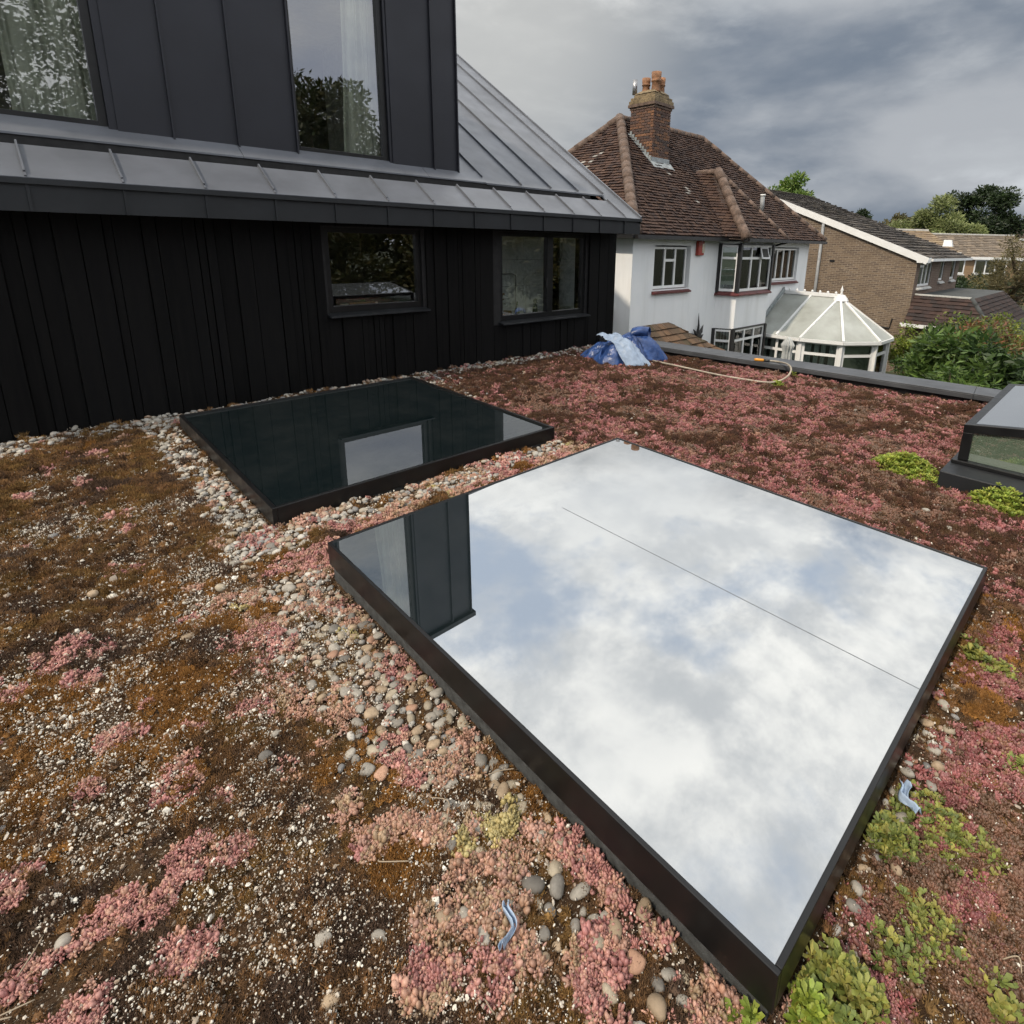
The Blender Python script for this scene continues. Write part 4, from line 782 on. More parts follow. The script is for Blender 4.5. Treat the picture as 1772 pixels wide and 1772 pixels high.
# houses beyond
def far_house(name, label, px0, px1, ye, yr, D, wins, walls, roofc, depth=8):
    a, b = gd(px0, ye, D), gd(px1, ye, D); z_e = a[2]; U = b - a; U[2] = 0; Ln = np.linalg.norm(U); U /= Ln; Nn = np.array([U[1], -U[0], 0]); zr_ = gd(px0, yr, D + depth * .35)[2]
    T = thing(name, label, 'house', (*(a + U * Ln / 2)[:2], ZG)); O = np.array([a[0], a[1], 0]); m = MB(); P = lambda u, n, z: O + U * u + Nn * n + np.array([0, 0, z])
    for q in ((P(0, 0, ZG), P(Ln, 0, ZG), P(Ln, 0, z_e), P(0, 0, z_e)), (P(0, 0, ZG), P(0, 0, z_e), P(0, -depth / 2, zr_), P(0, -depth, z_e), P(0, -depth, ZG)), (P(Ln, 0, ZG), P(Ln, 0, z_e), P(Ln, -depth / 2, zr_), P(Ln, -depth, z_e), P(Ln, -depth, ZG))): m.quad(*q)
    m.build('wall', MT[walls], T); tiles(P(-.2, .35, z_e - .1), P(Ln + .2, .35, z_e - .1), P(-.2, -depth / 2, zr_), P(Ln + .2, -depth / 2, zr_), .4, .35, .05, roofc, 'roof_tiles', T)
    MB().quad(P(-.2, -depth / 2, zr_), P(Ln + .2, -depth / 2, zr_), P(Ln + .2, -depth, z_e), P(-.2, -depth, z_e)).build('rear_roof', MT['felt'], T)
    MB().lbox(O, U, Nn, -.2, Ln + .2, .33, .40, z_e - .28, z_e - .04).build('fascia', MT['white_pvc'], T); MB().lbox(O, U, Nn, -.2, Ln + .2, -depth / 2 - .15, -depth / 2 + .15, zr_, zr_ + .12).build('ridge', MT['stone_sill'], T)
    for (u0, u1, z0, z1, n) in wins: upvc(T, O, U, Nn, u0, u1, z_e + z0, z_e + z1, n, -.07, .10, None, 'net', sill='stone_sill')
    return T
FT = [(.17, .14, .11), (.14, .115, .09), (.20, .16, .12)]
far_house('brick_house', 'distant orange brick house with pale brown roof and white windows', 1655, 1800, 443, 406, 52, [(.0, .9, -1.6, -.3, 1), (1.8, 4.8, -1.6, -.3, 3), (6, 7.5, -1.6, -.3, 2), (1.6, 3.4, -4.3, -2.6, 1)], 'brick_far', FT)
TN = [(.24, .18, .115), (.20, .15, .105), (.27, .20, .125)]
TH = far_house('tan_roof_house', 'house with tan tiled roof showing just behind the brick house eave', 1500, 1652, 432, 397, 36, [], 'brick_far', TN, 7)
p = gd(1643, 421, 35.2); MB().hexa([p + q for q in ((-.2, -.2, -.2), (.2, -.2, -.2), (.2, .3, -.2), (-.2, .3, -.2), (-.1, -.1, .2), (.1, -.1, .2), (.1, .3, .2), (-.1, .3, .2))]).build('vent_cowl', MT['white_pvc'], TH)
far_house('roof_house', 'far house with dark brown roof just above the orange brick house', 1735, 1830, 412, 391, 85, [], 'brick_far', [(.10, .07, .055), (.085, .06, .05)], 9)

# ------------------------------------------------------------------ trees and shrubs
def tree(name, label, base, height, rx, rz, nleaf, lsize, cols, nclump=26, trunk=.18, clear=.35, cat='tree', group='trees beyond the houses', rough=.5, ratio=.45, lean=(0, 0), spread=.30):
    base = np.array(base, float); T = thing(name, label, cat, base, group); top = base + (lean[0], lean[1], height - rz * .8); cc = base + np.array([lean[0], lean[1], height - rz])
    m = MB(); n = 6; pts = [base + (top - base) * k / n + rng.normal(size=3) * trunk * .4 * (0 < k) for k in range(n + 1)]; m.tube(pts, [trunk * (1.25 if k == 0 else 1 - .75 * k / n) for k in range(n + 1)], 8)
    q = rng.normal(size=(nclump, 3)); q /= np.linalg.norm(q, axis=1)[:, None]; q *= (rng.random((nclump, 1)) ** .45) * .92; cl = cc + q * (rx, rx, rz)
    for k in range(min(nclump, 16)):
        s0 = pts[2 + k % (n - 2)]; mid = (s0 + cl[k]) / 2 + rng.normal(size=3) * rx * .06; m.tube([s0, mid, cl[k]], [trunk * .4, trunk * .25, trunk * .07], 5)
    m.build('trunk', MT['bark'], T, True)
    rcl = (rx * spread * (.7 + .7 * rng.random(nclump))); idx = rng.integers(0, nclump, nleaf); D = rng.normal(size=(nleaf, 3)); D /= np.linalg.norm(D, axis=1)[:, None]
    P = cl[idx] + D * (rcl[idx] * rng.random(nleaf) ** .5)[:, None] * np.array([1, 1, .8]); tone = (.75 + .5 * rng.random(nclump))
    v, f, c = leaf_geo(P, lsize, cols, .2, ratio, D * .5); c = c * np.repeat(tone[idx], 4)[:, None]
    npmesh('crown', v, f, MT['leaf'], T, c); return T
def ptree(label, px, py_top, D, rx, rz, **k):
    top = gd(px, py_top, D); return tree(k.pop('name', 'tree'), label, (top[0], top[1], ZG), top[2] - ZG, rx, rz, k.pop('n', 9000), k.pop('ls', .3), k.pop('cols'), **k)
G1 = [(.10, .17, .025), (.07, .13, .02), (.14, .20, .04)]; G2 = [(.025, .045, .015), (.035, .06, .02), (.02, .035, .014)]; G3 = [(.23, .27, .10), (.18, .22, .08), (.28, .31, .14)]; G4 = [(.13, .12, .05), (.10, .10, .04), (.16, .14, .06)]
ptree('bright green rounded tree rising behind the brick house roof', 1381, 296, 50, 2.7, 2.9, cols=G1, n=14000, ls=.28)
ptree('thin sparse tree top above the brick house ridge', 1497, 352, 60, 1.6, 1.8, cols=G2, n=2200, ls=.3, nclump=14)
ptree('olive brown tree left of the pale willow', 1556, 352, 62, 1.9, 3, cols=G4, n=7000, ls=.3)
ptree('pale green willow like tree in front of the dark evergreen', 1630, 343, 58, 3.7, 4.2, cols=G3, n=26000, ls=.42, ratio=.25)
ptree('large dark evergreen tree on the skyline at right', 1708, 318, 72, 4.6, 5.2, cols=G2, n=22000, ls=.42, nclump=40, lean=(0, 0))
ptree('feathery tan tree before the distant brick house', 1772, 408, 34, 2.0, 2.1, cols=[(.15, .13, .055), (.12, .11, .05), (.19, .16, .07)], n=7000, ls=.22, ratio=.2, trunk=.25)
for px, pt, D, rx, rz, lb in ((1662, 472, 44, 1.2, 1.2, 'dark rounded bush below the distant brick house'), (1745, 482, 40, 3.0, 1.1, 'dense dark hedge bush under the tan tree'), (1705, 476, 42, 1.6, 1.0, 'low bush left of the tan tree trunk')):
    ptree(lb, px, pt, D, rx, rz, cols=G2, n=6000, ls=.2, nclump=20, cat='bush', name='bush', group='bushes before the distant house')
# garden shrubs beyond the parapet
GA = [(.075, .13, .025), (.05, .095, .02), (.10, .16, .035)]; GB = [(.15, .19, .025), (.11, .16, .02), (.19, .22, .035)]; GC = [(.04, .08, .02), (.06, .11, .025), (.03, .06, .018)]
for px, pt, D, rx, rz, cols, ls, n, lb, rt in ((1672, 568, 10.6, .8, .95, GA, .17, 5200, 'broad leaved green shrub rising above the parapet', .3), (1745, 585, 10.0, .8, .9, GC, .15, 4200, 'dark green leafy shrub behind the box rooflight', .32),
        (1632, 552, 15, .8, 1.1, GC, .14, 4600, 'dark green shrub beside the conservatory', .35), (1662, 542, 16.5, 1.0, 1.3, GC, .13, 5600, 'dark glossy shrub in front of the garage eave', .35), (1745, 555, 16, 1.6, .9, GB, .10, 9000, 'bright yellow green hedge shrub below the garage', .5),
        (1578, 562, 19.5, .7, 1.0, GB, .10, 3500, 'yellow green shrub at the brick house foot', .45), (1690, 615, 9.5, .6, .7, GA, .16, 2600, 'young leafy shrub close behind the parapet', .28), (1580, 650, 11.5, .4, .6, GA, .13, 1500, 'small leafy shrub at the conservatory corner', .3), (1720, 560, 13.5, .9, .8, [(.14, .10, .03), (.10, .13, .03), (.20, .08, .04)], .12, 3600, 'reddish tipped shrub among the green bushes', .3)):
    ptree(lb, px, pt, D, rx, rz, cols=cols, n=n, ls=ls, nclump=30, trunk=.05, cat='shrub', name='shrub', group='shrubs in the next garden', ratio=rt, spread=.36)
# trees and hedge behind the camera, seen mirrored in the windows
for x, y, h, rx, rz, lb in ((12.0, -16.5, 9.6, 3.0, 4.2, 'tall dark tree mirrored in the narrow dormer window'), (16.5, -14, 6.6, 3.0, 4.5, 'dark tree mirrored in the low window beside the eave'), (7.0, -19, 8.0, 2.8, 4.5, 'tree mirrored in the lower dormer glass'), (21.5, -10.5, 6.0, 3.0, 4.2, 'tree mirrored in the bathroom window'), (1.6, -18, 11.5, 3.6, 6.0, 'tree mirrored in the wide dormer window')):
    tree('tree', lb, (x, y, ZG), h - ZG, rx, rz, 15000, .26, [(.045, .055, .015), (.03, .045, .012), (.07, .065, .02)], 44, .25, group='trees mirrored in the windows', spread=.34)
for k, (x, y) in enumerate(((10, -13.5), (13.5, -12.2), (17, -10.8), (20.3, -8.8), (23.2, -6.2))):
    tree('bush', ('olive hedge bush mirrored at the left of the dark low window', 'olive hedge bush mirrored in the middle of the dark low window', 'olive hedge bush mirrored at the right of the dark low window', 'dark bush mirrored in the wide bathroom pane', 'dark bush mirrored in the narrow bathroom pane')[k], (x, y, ZG), 7.6, 2.6, 3.8, 14000, .22, [(.07, .07, .015), (.05, .06, .015), (.09, .075, .02)], 40, .1, cat='bush', group='bushes mirrored in the windows', spread=.36)

# ------------------------------------------------------------------ planting on the roof
def free(x, y, pad=0.):
    ok = (x < xpar(y) - .02) & (y < YW - .02)
    for q in (S1, S2, S3): ok &= ~((x > q[0] - pad) & (x < q[1] + pad) & (y > q[2] - pad) & (y < q[3] + pad))
    return ok
def visible(x, y, mrg=560):
    px, py, d = project(np.stack([x, y, np.zeros_like(x)], -1)); return (d > .3) & (px > -mrg) & (px < PW + mrg) & (py > 0) & (py < PW + mrg)
def spray(n, pad=0.):                                               # candidate points, thinning out with distance
    x = rng.uniform(-3.4, 7.2, n); y = rng.uniform(-2.1, YW, n); r = np.hypot(np.hypot(x, y), 1.6); ok = free(x, y, pad) & visible(x, y) & (rng.random(n) < np.clip((2.3 / r) ** 1.15, 0, 1))
    return x[ok], y[ok], r[ok]
PATCH = [(200, 1590, .065), (265, 1575, .06), (320, 1660, .07), (350, 1625, .04), (30, 1530, .055), (20, 1570, .05), (40, 1700, .05), (150, 1380, .05), (195, 1285, .07), (225, 1275, .05), (110, 1145, .09), (180, 1135, .06), (145, 1185, .06), (20, 1215, .06), (330, 1500, .08), (405, 1480, .06), (255, 1225, .03), (430, 1225, .04), (135, 1770, .06),
         (690, 1300, .10), (720, 1340, .07), (640, 1150, .06), (470, 920, .10), (430, 940, .08), (520, 905, .10), (570, 895, .08), (680, 1430, .06), (640, 1470, .06), (760, 1440, .06), (780, 1555, .06), (745, 1600, .06), (870, 1640, .06), (865, 1560, .05), (740, 1700, .08), (880, 1490, .07), (600, 1395, .05), (390, 1040, .05), (340, 1020, .04)]
PATCH = [(*gz(a, b, 0)[:2], r) for a, b, r in PATCH]
def pinkness(x, y):
    n = fbm(x * 2.6, y * 2.6, 41); n2 = fbm(x * 7, y * 7, 43); p = np.zeros_like(x)
    far = sstep(2.7, 3.5, x + .35 * (n - .5)) * (1 - .75 * sstep(4.2, 5.0, y + (n - .5))); p = np.maximum(p, .85 * far * sstep(.37, .52, n * .5 + n2 * .5))
    right = sstep(.28, .1, y) * sstep(.85, 1.1, x); p = np.maximum(p, right * sstep(.30, .44, n2))
    strip = sstep(.34, .60, x + .2 * (n - .5)) * sstep(.95, .85, x) * sstep(2.75, 2.5, y); p = np.maximum(p, strip * sstep(.44, .56, n2 * .8 + n * .2 - .02))
    mid = sstep(2.40, 2.55, y) * sstep(3.2, 3.05, y) * sstep(.6, .9, x); p = np.maximum(p, mid * sstep(.42, .54, n2))
    p = np.maximum(p, .7 * sstep(.70, .76, n2) * (x < .9))
    for a, b, r in PATCH: q = 1 - np.hypot(x - a, y - b) / r + .8 * (n2 - .5); p = np.maximum(p, sstep(.05, .35, q))
    return p
def stone(x, y):                                                     # where the loose pebbles were laid
    n = fbm(x * 5, y * 5, 51); s = sstep(5.45, 5.62, y + .2 * (n - .5)) * (1 - .0 * x)
    s = np.maximum(s, sstep(.54, .66, x + .16 * (n - .5)) * (x < S1[0]) * (y > 2.95) * (y < 5.7)); s = np.maximum(s, (y > 2.88 + .2 * (n - .5)) * (y < S1[2]) * (x > .58) * (x < 3.0) * 1.)
    s = np.maximum(s, sstep(.52, .70, x + .22 * (n - .5)) * (x < S2[0]) * (y > 1.15 + .4 * (n - .5)) * (y < 2.62)); s = np.maximum(s, .5 * (y < S2[2]) * (y > .15 + .1 * (n - .5)) * (x > .85) * (x < 2.3)); s = np.maximum(s, .34 * sstep(.5, .7, x) * (x < S2[0]) * (y < 1.2))
    s = np.maximum(s, .5 * (x > 2.99) * (x < 3.5) * (y > 4.6)); return s
protos = {}
def proto_coll(name, meshes):
    c = bpy.data.collections.new(name)
    for i, me in enumerate(meshes): c.objects.link(bpy.data.objects.new('%s_%02d' % (name, i), me))
    protos[name] = c; return c
def scatter(name, P, rot, scl, col, coll, label, cat):
    n = len(P); me = bpy.data.meshes.new(name); me.vertices.add(n); me.vertices.foreach_set('co', np.ascontiguousarray(P, np.float32).ravel())
    for an, ty, key, d in (('rot', 'FLOAT_VECTOR', 'vector', rot), ('scl', 'FLOAT_VECTOR', 'vector', scl), ('col', 'FLOAT_COLOR', 'color', np.concatenate([col, np.ones((n, 1))], 1))):
        a = me.attributes.new(an, ty, 'POINT'); a.data.foreach_set(key, np.ascontiguousarray(d, np.float32).ravel())
    a = me.attributes.new('idx', 'INT', 'POINT'); a.data.foreach_set('value', rng.integers(0, len(coll.objects), n).astype(np.int32))
    o = link(name, me); t = bpy.data.node_groups.new(name, 'GeometryNodeTree'); t.interface.new_socket('Geometry', in_out='INPUT', socket_type='NodeSocketGeometry'); t.interface.new_socket('Geometry', in_out='OUTPUT', socket_type='NodeSocketGeometry')
    a, b = t.nodes.new('NodeGroupInput'), t.nodes.new('NodeGroupOutput'); ip = t.nodes.new('GeometryNodeInstanceOnPoints'); ci = t.nodes.new('GeometryNodeCollectionInfo'); ci.inputs[0].default_value = coll; ci.inputs['Separate Children'].default_value = True; ci.inputs['Reset Children'].default_value = True
    ip.inputs['Pick Instance'].default_value = True; lk = t.links.new; lk(a.outputs[0], ip.inputs['Points']); lk(ci.outputs[0], ip.inputs['Instance'])
    for an, ty, so_ in (('idx', 'INT', 'Instance Index'), ('rot', 'FLOAT_VECTOR', 'Rotation'), ('scl', 'FLOAT_VECTOR', 'Scale')):
        q = t.nodes.new('GeometryNodeInputNamedAttribute'); q.data_type = ty; q.inputs[0].default_value = an; lk([s_ for s_ in q.outputs if s_.enabled][0], ip.inputs[so_])
    lk(ip.outputs[0], b.inputs[0]); md = o.modifiers.new('scatter', 'NODES'); md.node_group = t
    return tag(o, label, cat, kind='stuff')
def ico(sub):
    b = bmesh.new(); bmesh.ops.create_icosphere(b, subdivisions=sub, radius=1); v = np.array([q.co[:] for q in b.verts]); f = np.array([[q.index for q in w.verts] for w in b.faces]); b.free(); return v, f
I1, I2, I3 = ico(1), ico(2), ico(3)
def rmat(d):
    d = d / np.linalg.norm(d); a = np.cross(d, rng.normal(size=3)); a /= np.linalg.norm(a); return np.stack([a, np.cross(d, a), d])
def rawmesh(name, v, f, mat, sm=True):
    me = bpy.data.meshes.new(name); me.from_pydata(v.tolist(), [], f.tolist()); me.materials.append(MT[mat]); me.update()
    if sm: me.shade_smooth()
    return me
def sprig(n, bead, rad, ln=1.7):                                              # a tight cluster of plump leaves
    V, Fc = [], []; k = 0
    for i in range(n):
        d = rng.normal(size=3); d[2] = abs(d[2]) + .35; d /= np.linalg.norm(d); r = rad * (.35 + .65 * rng.random()); p = d * r * (1, 1, .75); v = (I1[0] * np.array([bead, bead * .8, bead * ln]) * (.5 + .8 * rng.random())) @ rmat(d) + p
        V.append(v); Fc.append(I1[1] + k); k += len(v)
    return np.concatenate(V), np.concatenate(Fc)
sed = proto_coll('sedum', [rawmesh('sedum', *sprig(18, .0032, .0145), 'sedum_inst') for _ in range(4)] + [rawmesh('sedum', *sprig(n_, b_, r_, l_), 'sedum_inst') for n_, b_, r_, l_ in ((26, .0021, .013, 2.6), (12, .0046, .015, 1.3), (20, .0026, .019, 2.2), (14, .0030, .011, 1.9))])
def tuft(n, r, h):
    V, Fc = [], []; k = 0; v = I2[0] * (r * .6, r * .6, h * .42); v = v * (1 + .25 * rng.normal(size=(len(v), 1)) * .5); V.append(v); Fc.append(I2[1]); k = len(v)
    for i in range(n):
        a = rng.random() * 6.283; q = rng.random() ** .5 * r * .85; b = np.array([math.cos(a) * q, math.sin(a) * q, h * .5 * math.sqrt(max(0, 1 - (q / r) ** 2))]); d = np.array([math.cos(a) * q / r * .7, math.sin(a) * q / r * .7, .8]) + rng.normal(size=3) * .25; d /= np.linalg.norm(d)
        m_ = rmat(d); l = h * (.35 + .4 * rng.random()); w = .0011; V.append(np.stack([b + m_[0] * w, b - m_[0] * w * .5 + m_[1] * w, b - m_[0] * w * .5 - m_[1] * w, b + d * l])); Fc.append(np.array([[0, 1, 3], [1, 2, 3], [2, 0, 3]]) + k); k += 4
    return np.concatenate(V), np.concatenate(Fc)
mos = proto_coll('moss', [rawmesh('moss', *tuft(44, .0145, .0125), 'moss_inst', False) for _ in range(5)])
def pebble_geo(src, s=0):
    v, f = src; e = np.array([1, .62 + .30 * rng.random(), .42 + .22 * rng.random()]); w = v.copy()
    for _ in range(7): d = rng.normal(size=3); d /= np.linalg.norm(d); w = w * (1 + .13 * rng.normal() * np.tanh(2.5 * (v @ d - .3 * rng.random())))[:, None]
    w = np.sign(w) * np.abs(w) ** .92
    return w * e, f
gri = proto_coll('grit', [rawmesh('grit', *pebble_geo(I1), 'grit_inst', False) for _ in range(4)])
peb = proto_coll('pebbles', [rawmesh('pebbles', *pebble_geo(I2), 'pebble_attr') for _ in range(6)])
def pal(cols, n, j=.25): cols = np.array(cols); return cols[rng.integers(0, len(cols), n)] * (1 - j + 2 * j * rng.random((n, 1)))
def rots(n, tilt=.3): return np.stack([rng.normal(size=n) * tilt, rng.normal(size=n) * tilt, rng.uniform(0, 6.28, n)], 1)
# moss cushions
x, y, r = spray(877400); m_ = fbm(x * 3.1, y * 3.1, 3); pk = pinkness(x, y); st = stone(x, y); mo = sstep(.36, .58, m_) * .85 + .15 + .25 * sstep(3, 3.6, x)
ok = rng.random(len(x)) < np.clip(mo, 0, 1) * (1 - .8 * pk) * (1 - .9 * st) * .70; x, y, r = x[ok], y[ok], r[ok]; n = len(x); s = (.75 + .8 * rng.random(n)) * np.clip(r / 2.4, 1, 2.0) 
tone = fbm(x * 5.5, y * 5.5, 61); tone2 = fbm(x * 1.7, y * 1.7, 63); c = pal([(.185, .102, .050), (.145, .084, .044), (.22, .122, .054), (.105, .064, .038)], n, .35)
c = np.where((tone > .56)[:, None], pal([(.20, .118, .044), (.17, .104, .044), (.185, .100, .040)], n, .35), c); c = np.where((tone < .36)[:, None], pal([(.085, .056, .04), (.10, .062, .04)], n), c); c = np.where(((tone2 > .60) & (tone > .47))[:, None], pal([(.26, .128, .038), (.22, .11, .038)], n, .3), c)
c = np.where((x > 3.0)[:, None], pal([(.10, .054, .038), (.075, .044, .034), (.125, .064, .042), (.10, .062, .036)], n), c)
scatter('moss', np.stack([x, y, relief(x, y) + .001], 1), rots(n, .25), np.stack([s, s, s * (.7 + .7 * rng.random(n))], 1), c, mos, 'brown and olive moss cushions covering the planted roof', 'moss')
# sedum carpet
x, y, r = spray(813200); pk = pinkness(x, y); st = stone(x, y); ok = rng.random(len(x)) < pk * (1 - .55 * st) * .85; x, y, r = x[ok], y[ok], r[ok]; n = len(x)
hue = fbm(x * 4, y * 4, 71); c = pal([(.34, .16, .14), (.40, .20, .17), (.30, .13, .12), (.40, .23, .17)], n); near = (x < 1.0) | ((y > 2.4) & (x < 3.1))
c = np.where((near & (hue > .47) & (x > .36))[:, None], pal([(.36, .20, .14), (.33, .20, .135), (.38, .22, .17), (.30, .21, .13)], n), c); c = np.where((near & (hue > .71) & (x > .3))[:, None], pal([(.36, .29, .12), (.32, .27, .12)], n), c)
rt = ~near & (x > .9); c = np.where(rt[:, None], pal([(.24, .080, .078), (.19, .060, .062), (.28, .105, .098), (.15, .060, .050), (.23, .12, .08), (.30, .13, .125)], n), c); c = np.where((rt & (hue < .44))[:, None], pal([(.13, .07, .042), (.10, .058, .035), (.17, .085, .055)], n), c)
s = (.7 + .6 * rng.random(n)) * np.clip(r / 2.6, 1, 1.9) * np.where((x > .3) & (x < .9) & (y < 1.3), 1.35, 1.0); scatter('sedum', np.stack([x, y, relief(x, y) + .004], 1), rots(n, .35), np.stack([s, s, s * (.8 + .6 * rng.random(n))], 1), c, sed, 'pink and red creeping sedum carpet on the planted roof', 'sedum')
# pale grit
x, y, r = spray(2568000); gn = fbm(x * 4.2, y * 4.2, 81); left = sstep(1.0, .6, x); d_ = (.24 + .76 * sstep(.42, .56, gn)) * (.34 + .66 * left); ok = rng.random(len(x)) < d_ * .80 * (1 - .6 * pinkness(x, y)); x, y, r = x[ok], y[ok], r[ok]; n = len(x); s = .0017 * np.exp(rng.normal(size=n) * .5) * np.clip(r / 2.3, 1, 1.5)
scatter('grit', np.stack([x, y, relief(x, y) + .010 + .009 * rng.random(n)], 1), rots(n, 1), np.stack([s, s, s], 1) * rng.uniform(.7, 1.3, (n, 3)), pal([(.62, .58, .50), (.52, .47, .40), (.70, .67, .60), (.36, .30, .24), (.26, .20, .15)], n, .15), gri, 'pale grit scattered between the moss cushions', 'grit')
# pebbles: the largest to the eye as single stones, the rest as one mass
def pebbles():
    n = 110000; x = rng.uniform(-2.2, 7, n); y = rng.uniform(-.6, YW, n); ok = free(x, y, .012) & visible(x, y, 200); x, y = x[ok], y[ok]; st = stone(x, y)
    loose = .004 * (x < .9) + .020 * (x > 3) + .02 * sstep(.3, .6, x) * (x < .88); ok = rng.random(len(x)) < np.maximum(st, loose); x, y = x[ok], y[ok]
    dwall = (y > 5.3) | (y > 2.9); rad = np.where(dwall, .014 + .010 * rng.random(len(x)), .012 + .014 * rng.random(len(x)) ** 1.6); rad = np.where((y < .26) & (x > .86), .010 + .012 * rng.random(len(x)), rad); rad = np.where(y > 5.3, .016 + .012 * rng.random(len(x)), rad)
    keep = []; cell = {}
    for i in range(len(x)):
        k = (int(x[i] / .06), int(y[i] / .06)); bad = False
        for a in (-1, 0, 1):
            for b in (-1, 0, 1):
                for j in cell.get((k[0] + a, k[1] + b), ()):
                    if math.hypot(x[i] - x[j], y[i] - y[j]) < (rad[i] + rad[j]) * .72: bad = True; break
                if bad: break
            if bad: break
        if not bad: keep.append(i); cell.setdefault(k, []).append(i)
    return x[keep], y[keep], rad[keep]
x, y, rad = pebbles(); z = relief(x, y) + rad * .28 + .002; dist = np.sqrt(x ** 2 + y ** 2 + 1.6 ** 2)
extra = [(244, 1087, .022), (445, 1170, .017), (502, 1180, .019), (460, 1318, .024), (479, 1337, .019), (476, 1275, .018), (563, 1637, .022), (658, 1627, .022), (160, 1040, .024), (880, 1410, .024), (783, 1465, .022), (935, 1662, .020), (963, 1545, .026), (1005, 1545, .028), (1098, 1665, .028), (836, 1630, .024), (1140, 1757, .028), (1005, 1490, .016), (902, 1490, .017)]
ex = np.array([(*gz(a, b, 0)[:2], q * .86) for a, b, q in extra]); far = np.array([np.min(np.hypot(ex[:, 0] - a, ex[:, 1] - b) - ex[:, 2] - c_) for a, b, c_ in zip(x, y, rad)]); k = far > 0
x, y, rad, z, dist = (np.concatenate([q[k], w]) for q, w in ((x, ex[:, 0]), (y, ex[:, 1]), (rad, ex[:, 2]), (z, relief(ex[:, 0], ex[:, 1]) + ex[:, 2] * .32 + .004), (dist, np.hypot(np.hypot(ex[:, 0], ex[:, 1]), 1.6) * .5)))
px, py, _ = project(np.stack([x, y, z], -1)); inn = (px > -10) & (px < PW + 10) & (py > 0) & (py < PW + 10); order = np.argsort(-(rad / dist) * inn); big, rest = order[:300], order[300:]
pgs = [pebble_geo(I3) for _ in range(6)]; PN = list(PEB); pms = {k: [rawmesh('pebble', *g_, 'pebble ' + k) for g_ in pgs] for k in PN}
def where(x, y):
    if y < .26 and x > .86: return 'right', 'right of the cloud mirroring skylight', ('near its front corner', 'halfway along it', 'towards its far corner')[min(2, int((x - .86) / .7))]
    if .25 < x < .9 and y < 2.75: return 'left', 'left of the cloud mirroring skylight', ('near its front corner', 'before its middle', 'at its middle', 'past its middle', 'at its far corner')[min(4, max(0, int((y + .1) / .56)))]
    if 2.6 <= y < 5.4 and .1 < x < 3.1: return 'dark', 'beside the dark teal skylight', ('in front of it' if y < 3.14 and x > .85 else 'at its front corner' if y < 3.5 else 'along its left side')
    if y >= 5.3: return 'wall', 'in the strip along the black wall', 'left of the dark skylight' if x < .9 else 'right of the dark skylight'
    return ('loose', 'lying loose among the brown moss', 'close to the front' if y < .9 else 'in mid distance' if y < 2.2 else 'far from the camera') if x < 1 else ('far', 'lying among the red sedum', 'beyond the cloud mirroring skylight')
for i in big:
    zn, a, b = where(x[i], y[i]); k = random.choices(PN, (5, 4, 4, 3, 2, 1.4))[0]; sz = 'large' if rad[i] > .0235 else 'small' if rad[i] < .0175 else 'medium'
    o = link('pebble', pms[k][random.randrange(6)]); o.location = (x[i], y[i], z[i]); o.scale = (rad[i] * 1.1,) * 3; o.rotation_euler = (random.gauss(0, .2), random.gauss(0, .2), random.random() * 6.28)
    g_ = {'left': S2[0] - x[i], 'right': S2[2] - y[i]}.get(zn); ed = '' if g_ is None else ', touching it' if g_ < .05 else ', close by' if g_ < .13 else ', further out'; b += ed
    tag(o, '%s %s pebble %s, %s' % (sz, k, a, b), 'pebble', '%s %s pebbles: %s %s' % (sz, k, zn, b))
n = len(rest); s = rad[rest] * 1.1
scatter('pebbles', np.stack([x[rest], y[rest], z[rest]], 1), rots(n, .25), np.stack([s, s, s], 1), pal([(.35, .33, .29), (.27, .26, .24), (.38, .34, .28), (.20, .195, .19), (.42, .40, .36), (.33, .24, .18)], n, .2), peb, 'smaller pale pebbles bordering the skylights and the black wall', 'pebbles')
# leafy green clumps
def clump(px, py, rad, lsize, cols, n, label, h=.05):
    c = gz(px, py, 0); V, Fc, Cl = [], [], []; k = 0; cols = np.array(cols); lsize *= .62; n = int(n * 2.3)
    for i in range(n):
        a = rng.random() * 6.283; q = rng.random() ** .6 * rad; b = np.array([c[0] + math.cos(a) * q, c[1] + math.sin(a) * q]); b = np.array([b[0], b[1], float(relief(b[0:1], b[1:2])[0]) + h * (1 - (q / rad) ** 2) * rng.random() + .004])
        tilt0 = rng.normal(size=2) * .35; col = cols[rng.integers(len(cols))] * (.75 + .5 * rng.random())
        if not free(b[0:1], b[1:2], .01)[0]: continue
        for j in range(8):
            t = j * 2.4 + rng.random() * .5; el = .25 + .9 * j / 8; d = np.array([math.cos(t) * math.cos(el) + tilt0[0], math.sin(t) * math.cos(el) + tilt0[1], math.sin(el) + .1]); d /= np.linalg.norm(d); w = np.cross(d, (0, 0, 1.)); w /= np.linalg.norm(w) + 1e-6; u = np.cross(w, d); l = lsize * (.7 + .6 * rng.random()) * (1 - .4 * j / 8)
            pts = [b, b + d * l * .35 + w * l * .10 + u * l * .02, b + d * l * .76 + w * l * .21 + u * l * .05, b + d * l + u * l * -.02, b + d * l * .76 - w * l * .21 + u * l * .05, b + d * l * .35 - w * l * .10 + u * l * .02, b + d * l * .6 - u * l * .05]
            V += pts; Fc += [(k, k + 1, k + 6, k + 5), (k + 1, k + 2, k + 3, k + 6), (k + 6, k + 3, k + 4, k + 5)]; Cl += [col * (.85 + .3 * rng.random())] * 7; k += 7
    return tag(npmesh('green_sedum', np.array(V), np.array(Fc), MT['leaf'], None, np.array(Cl), True), label, 'plant', 'green clumps among the sedum')
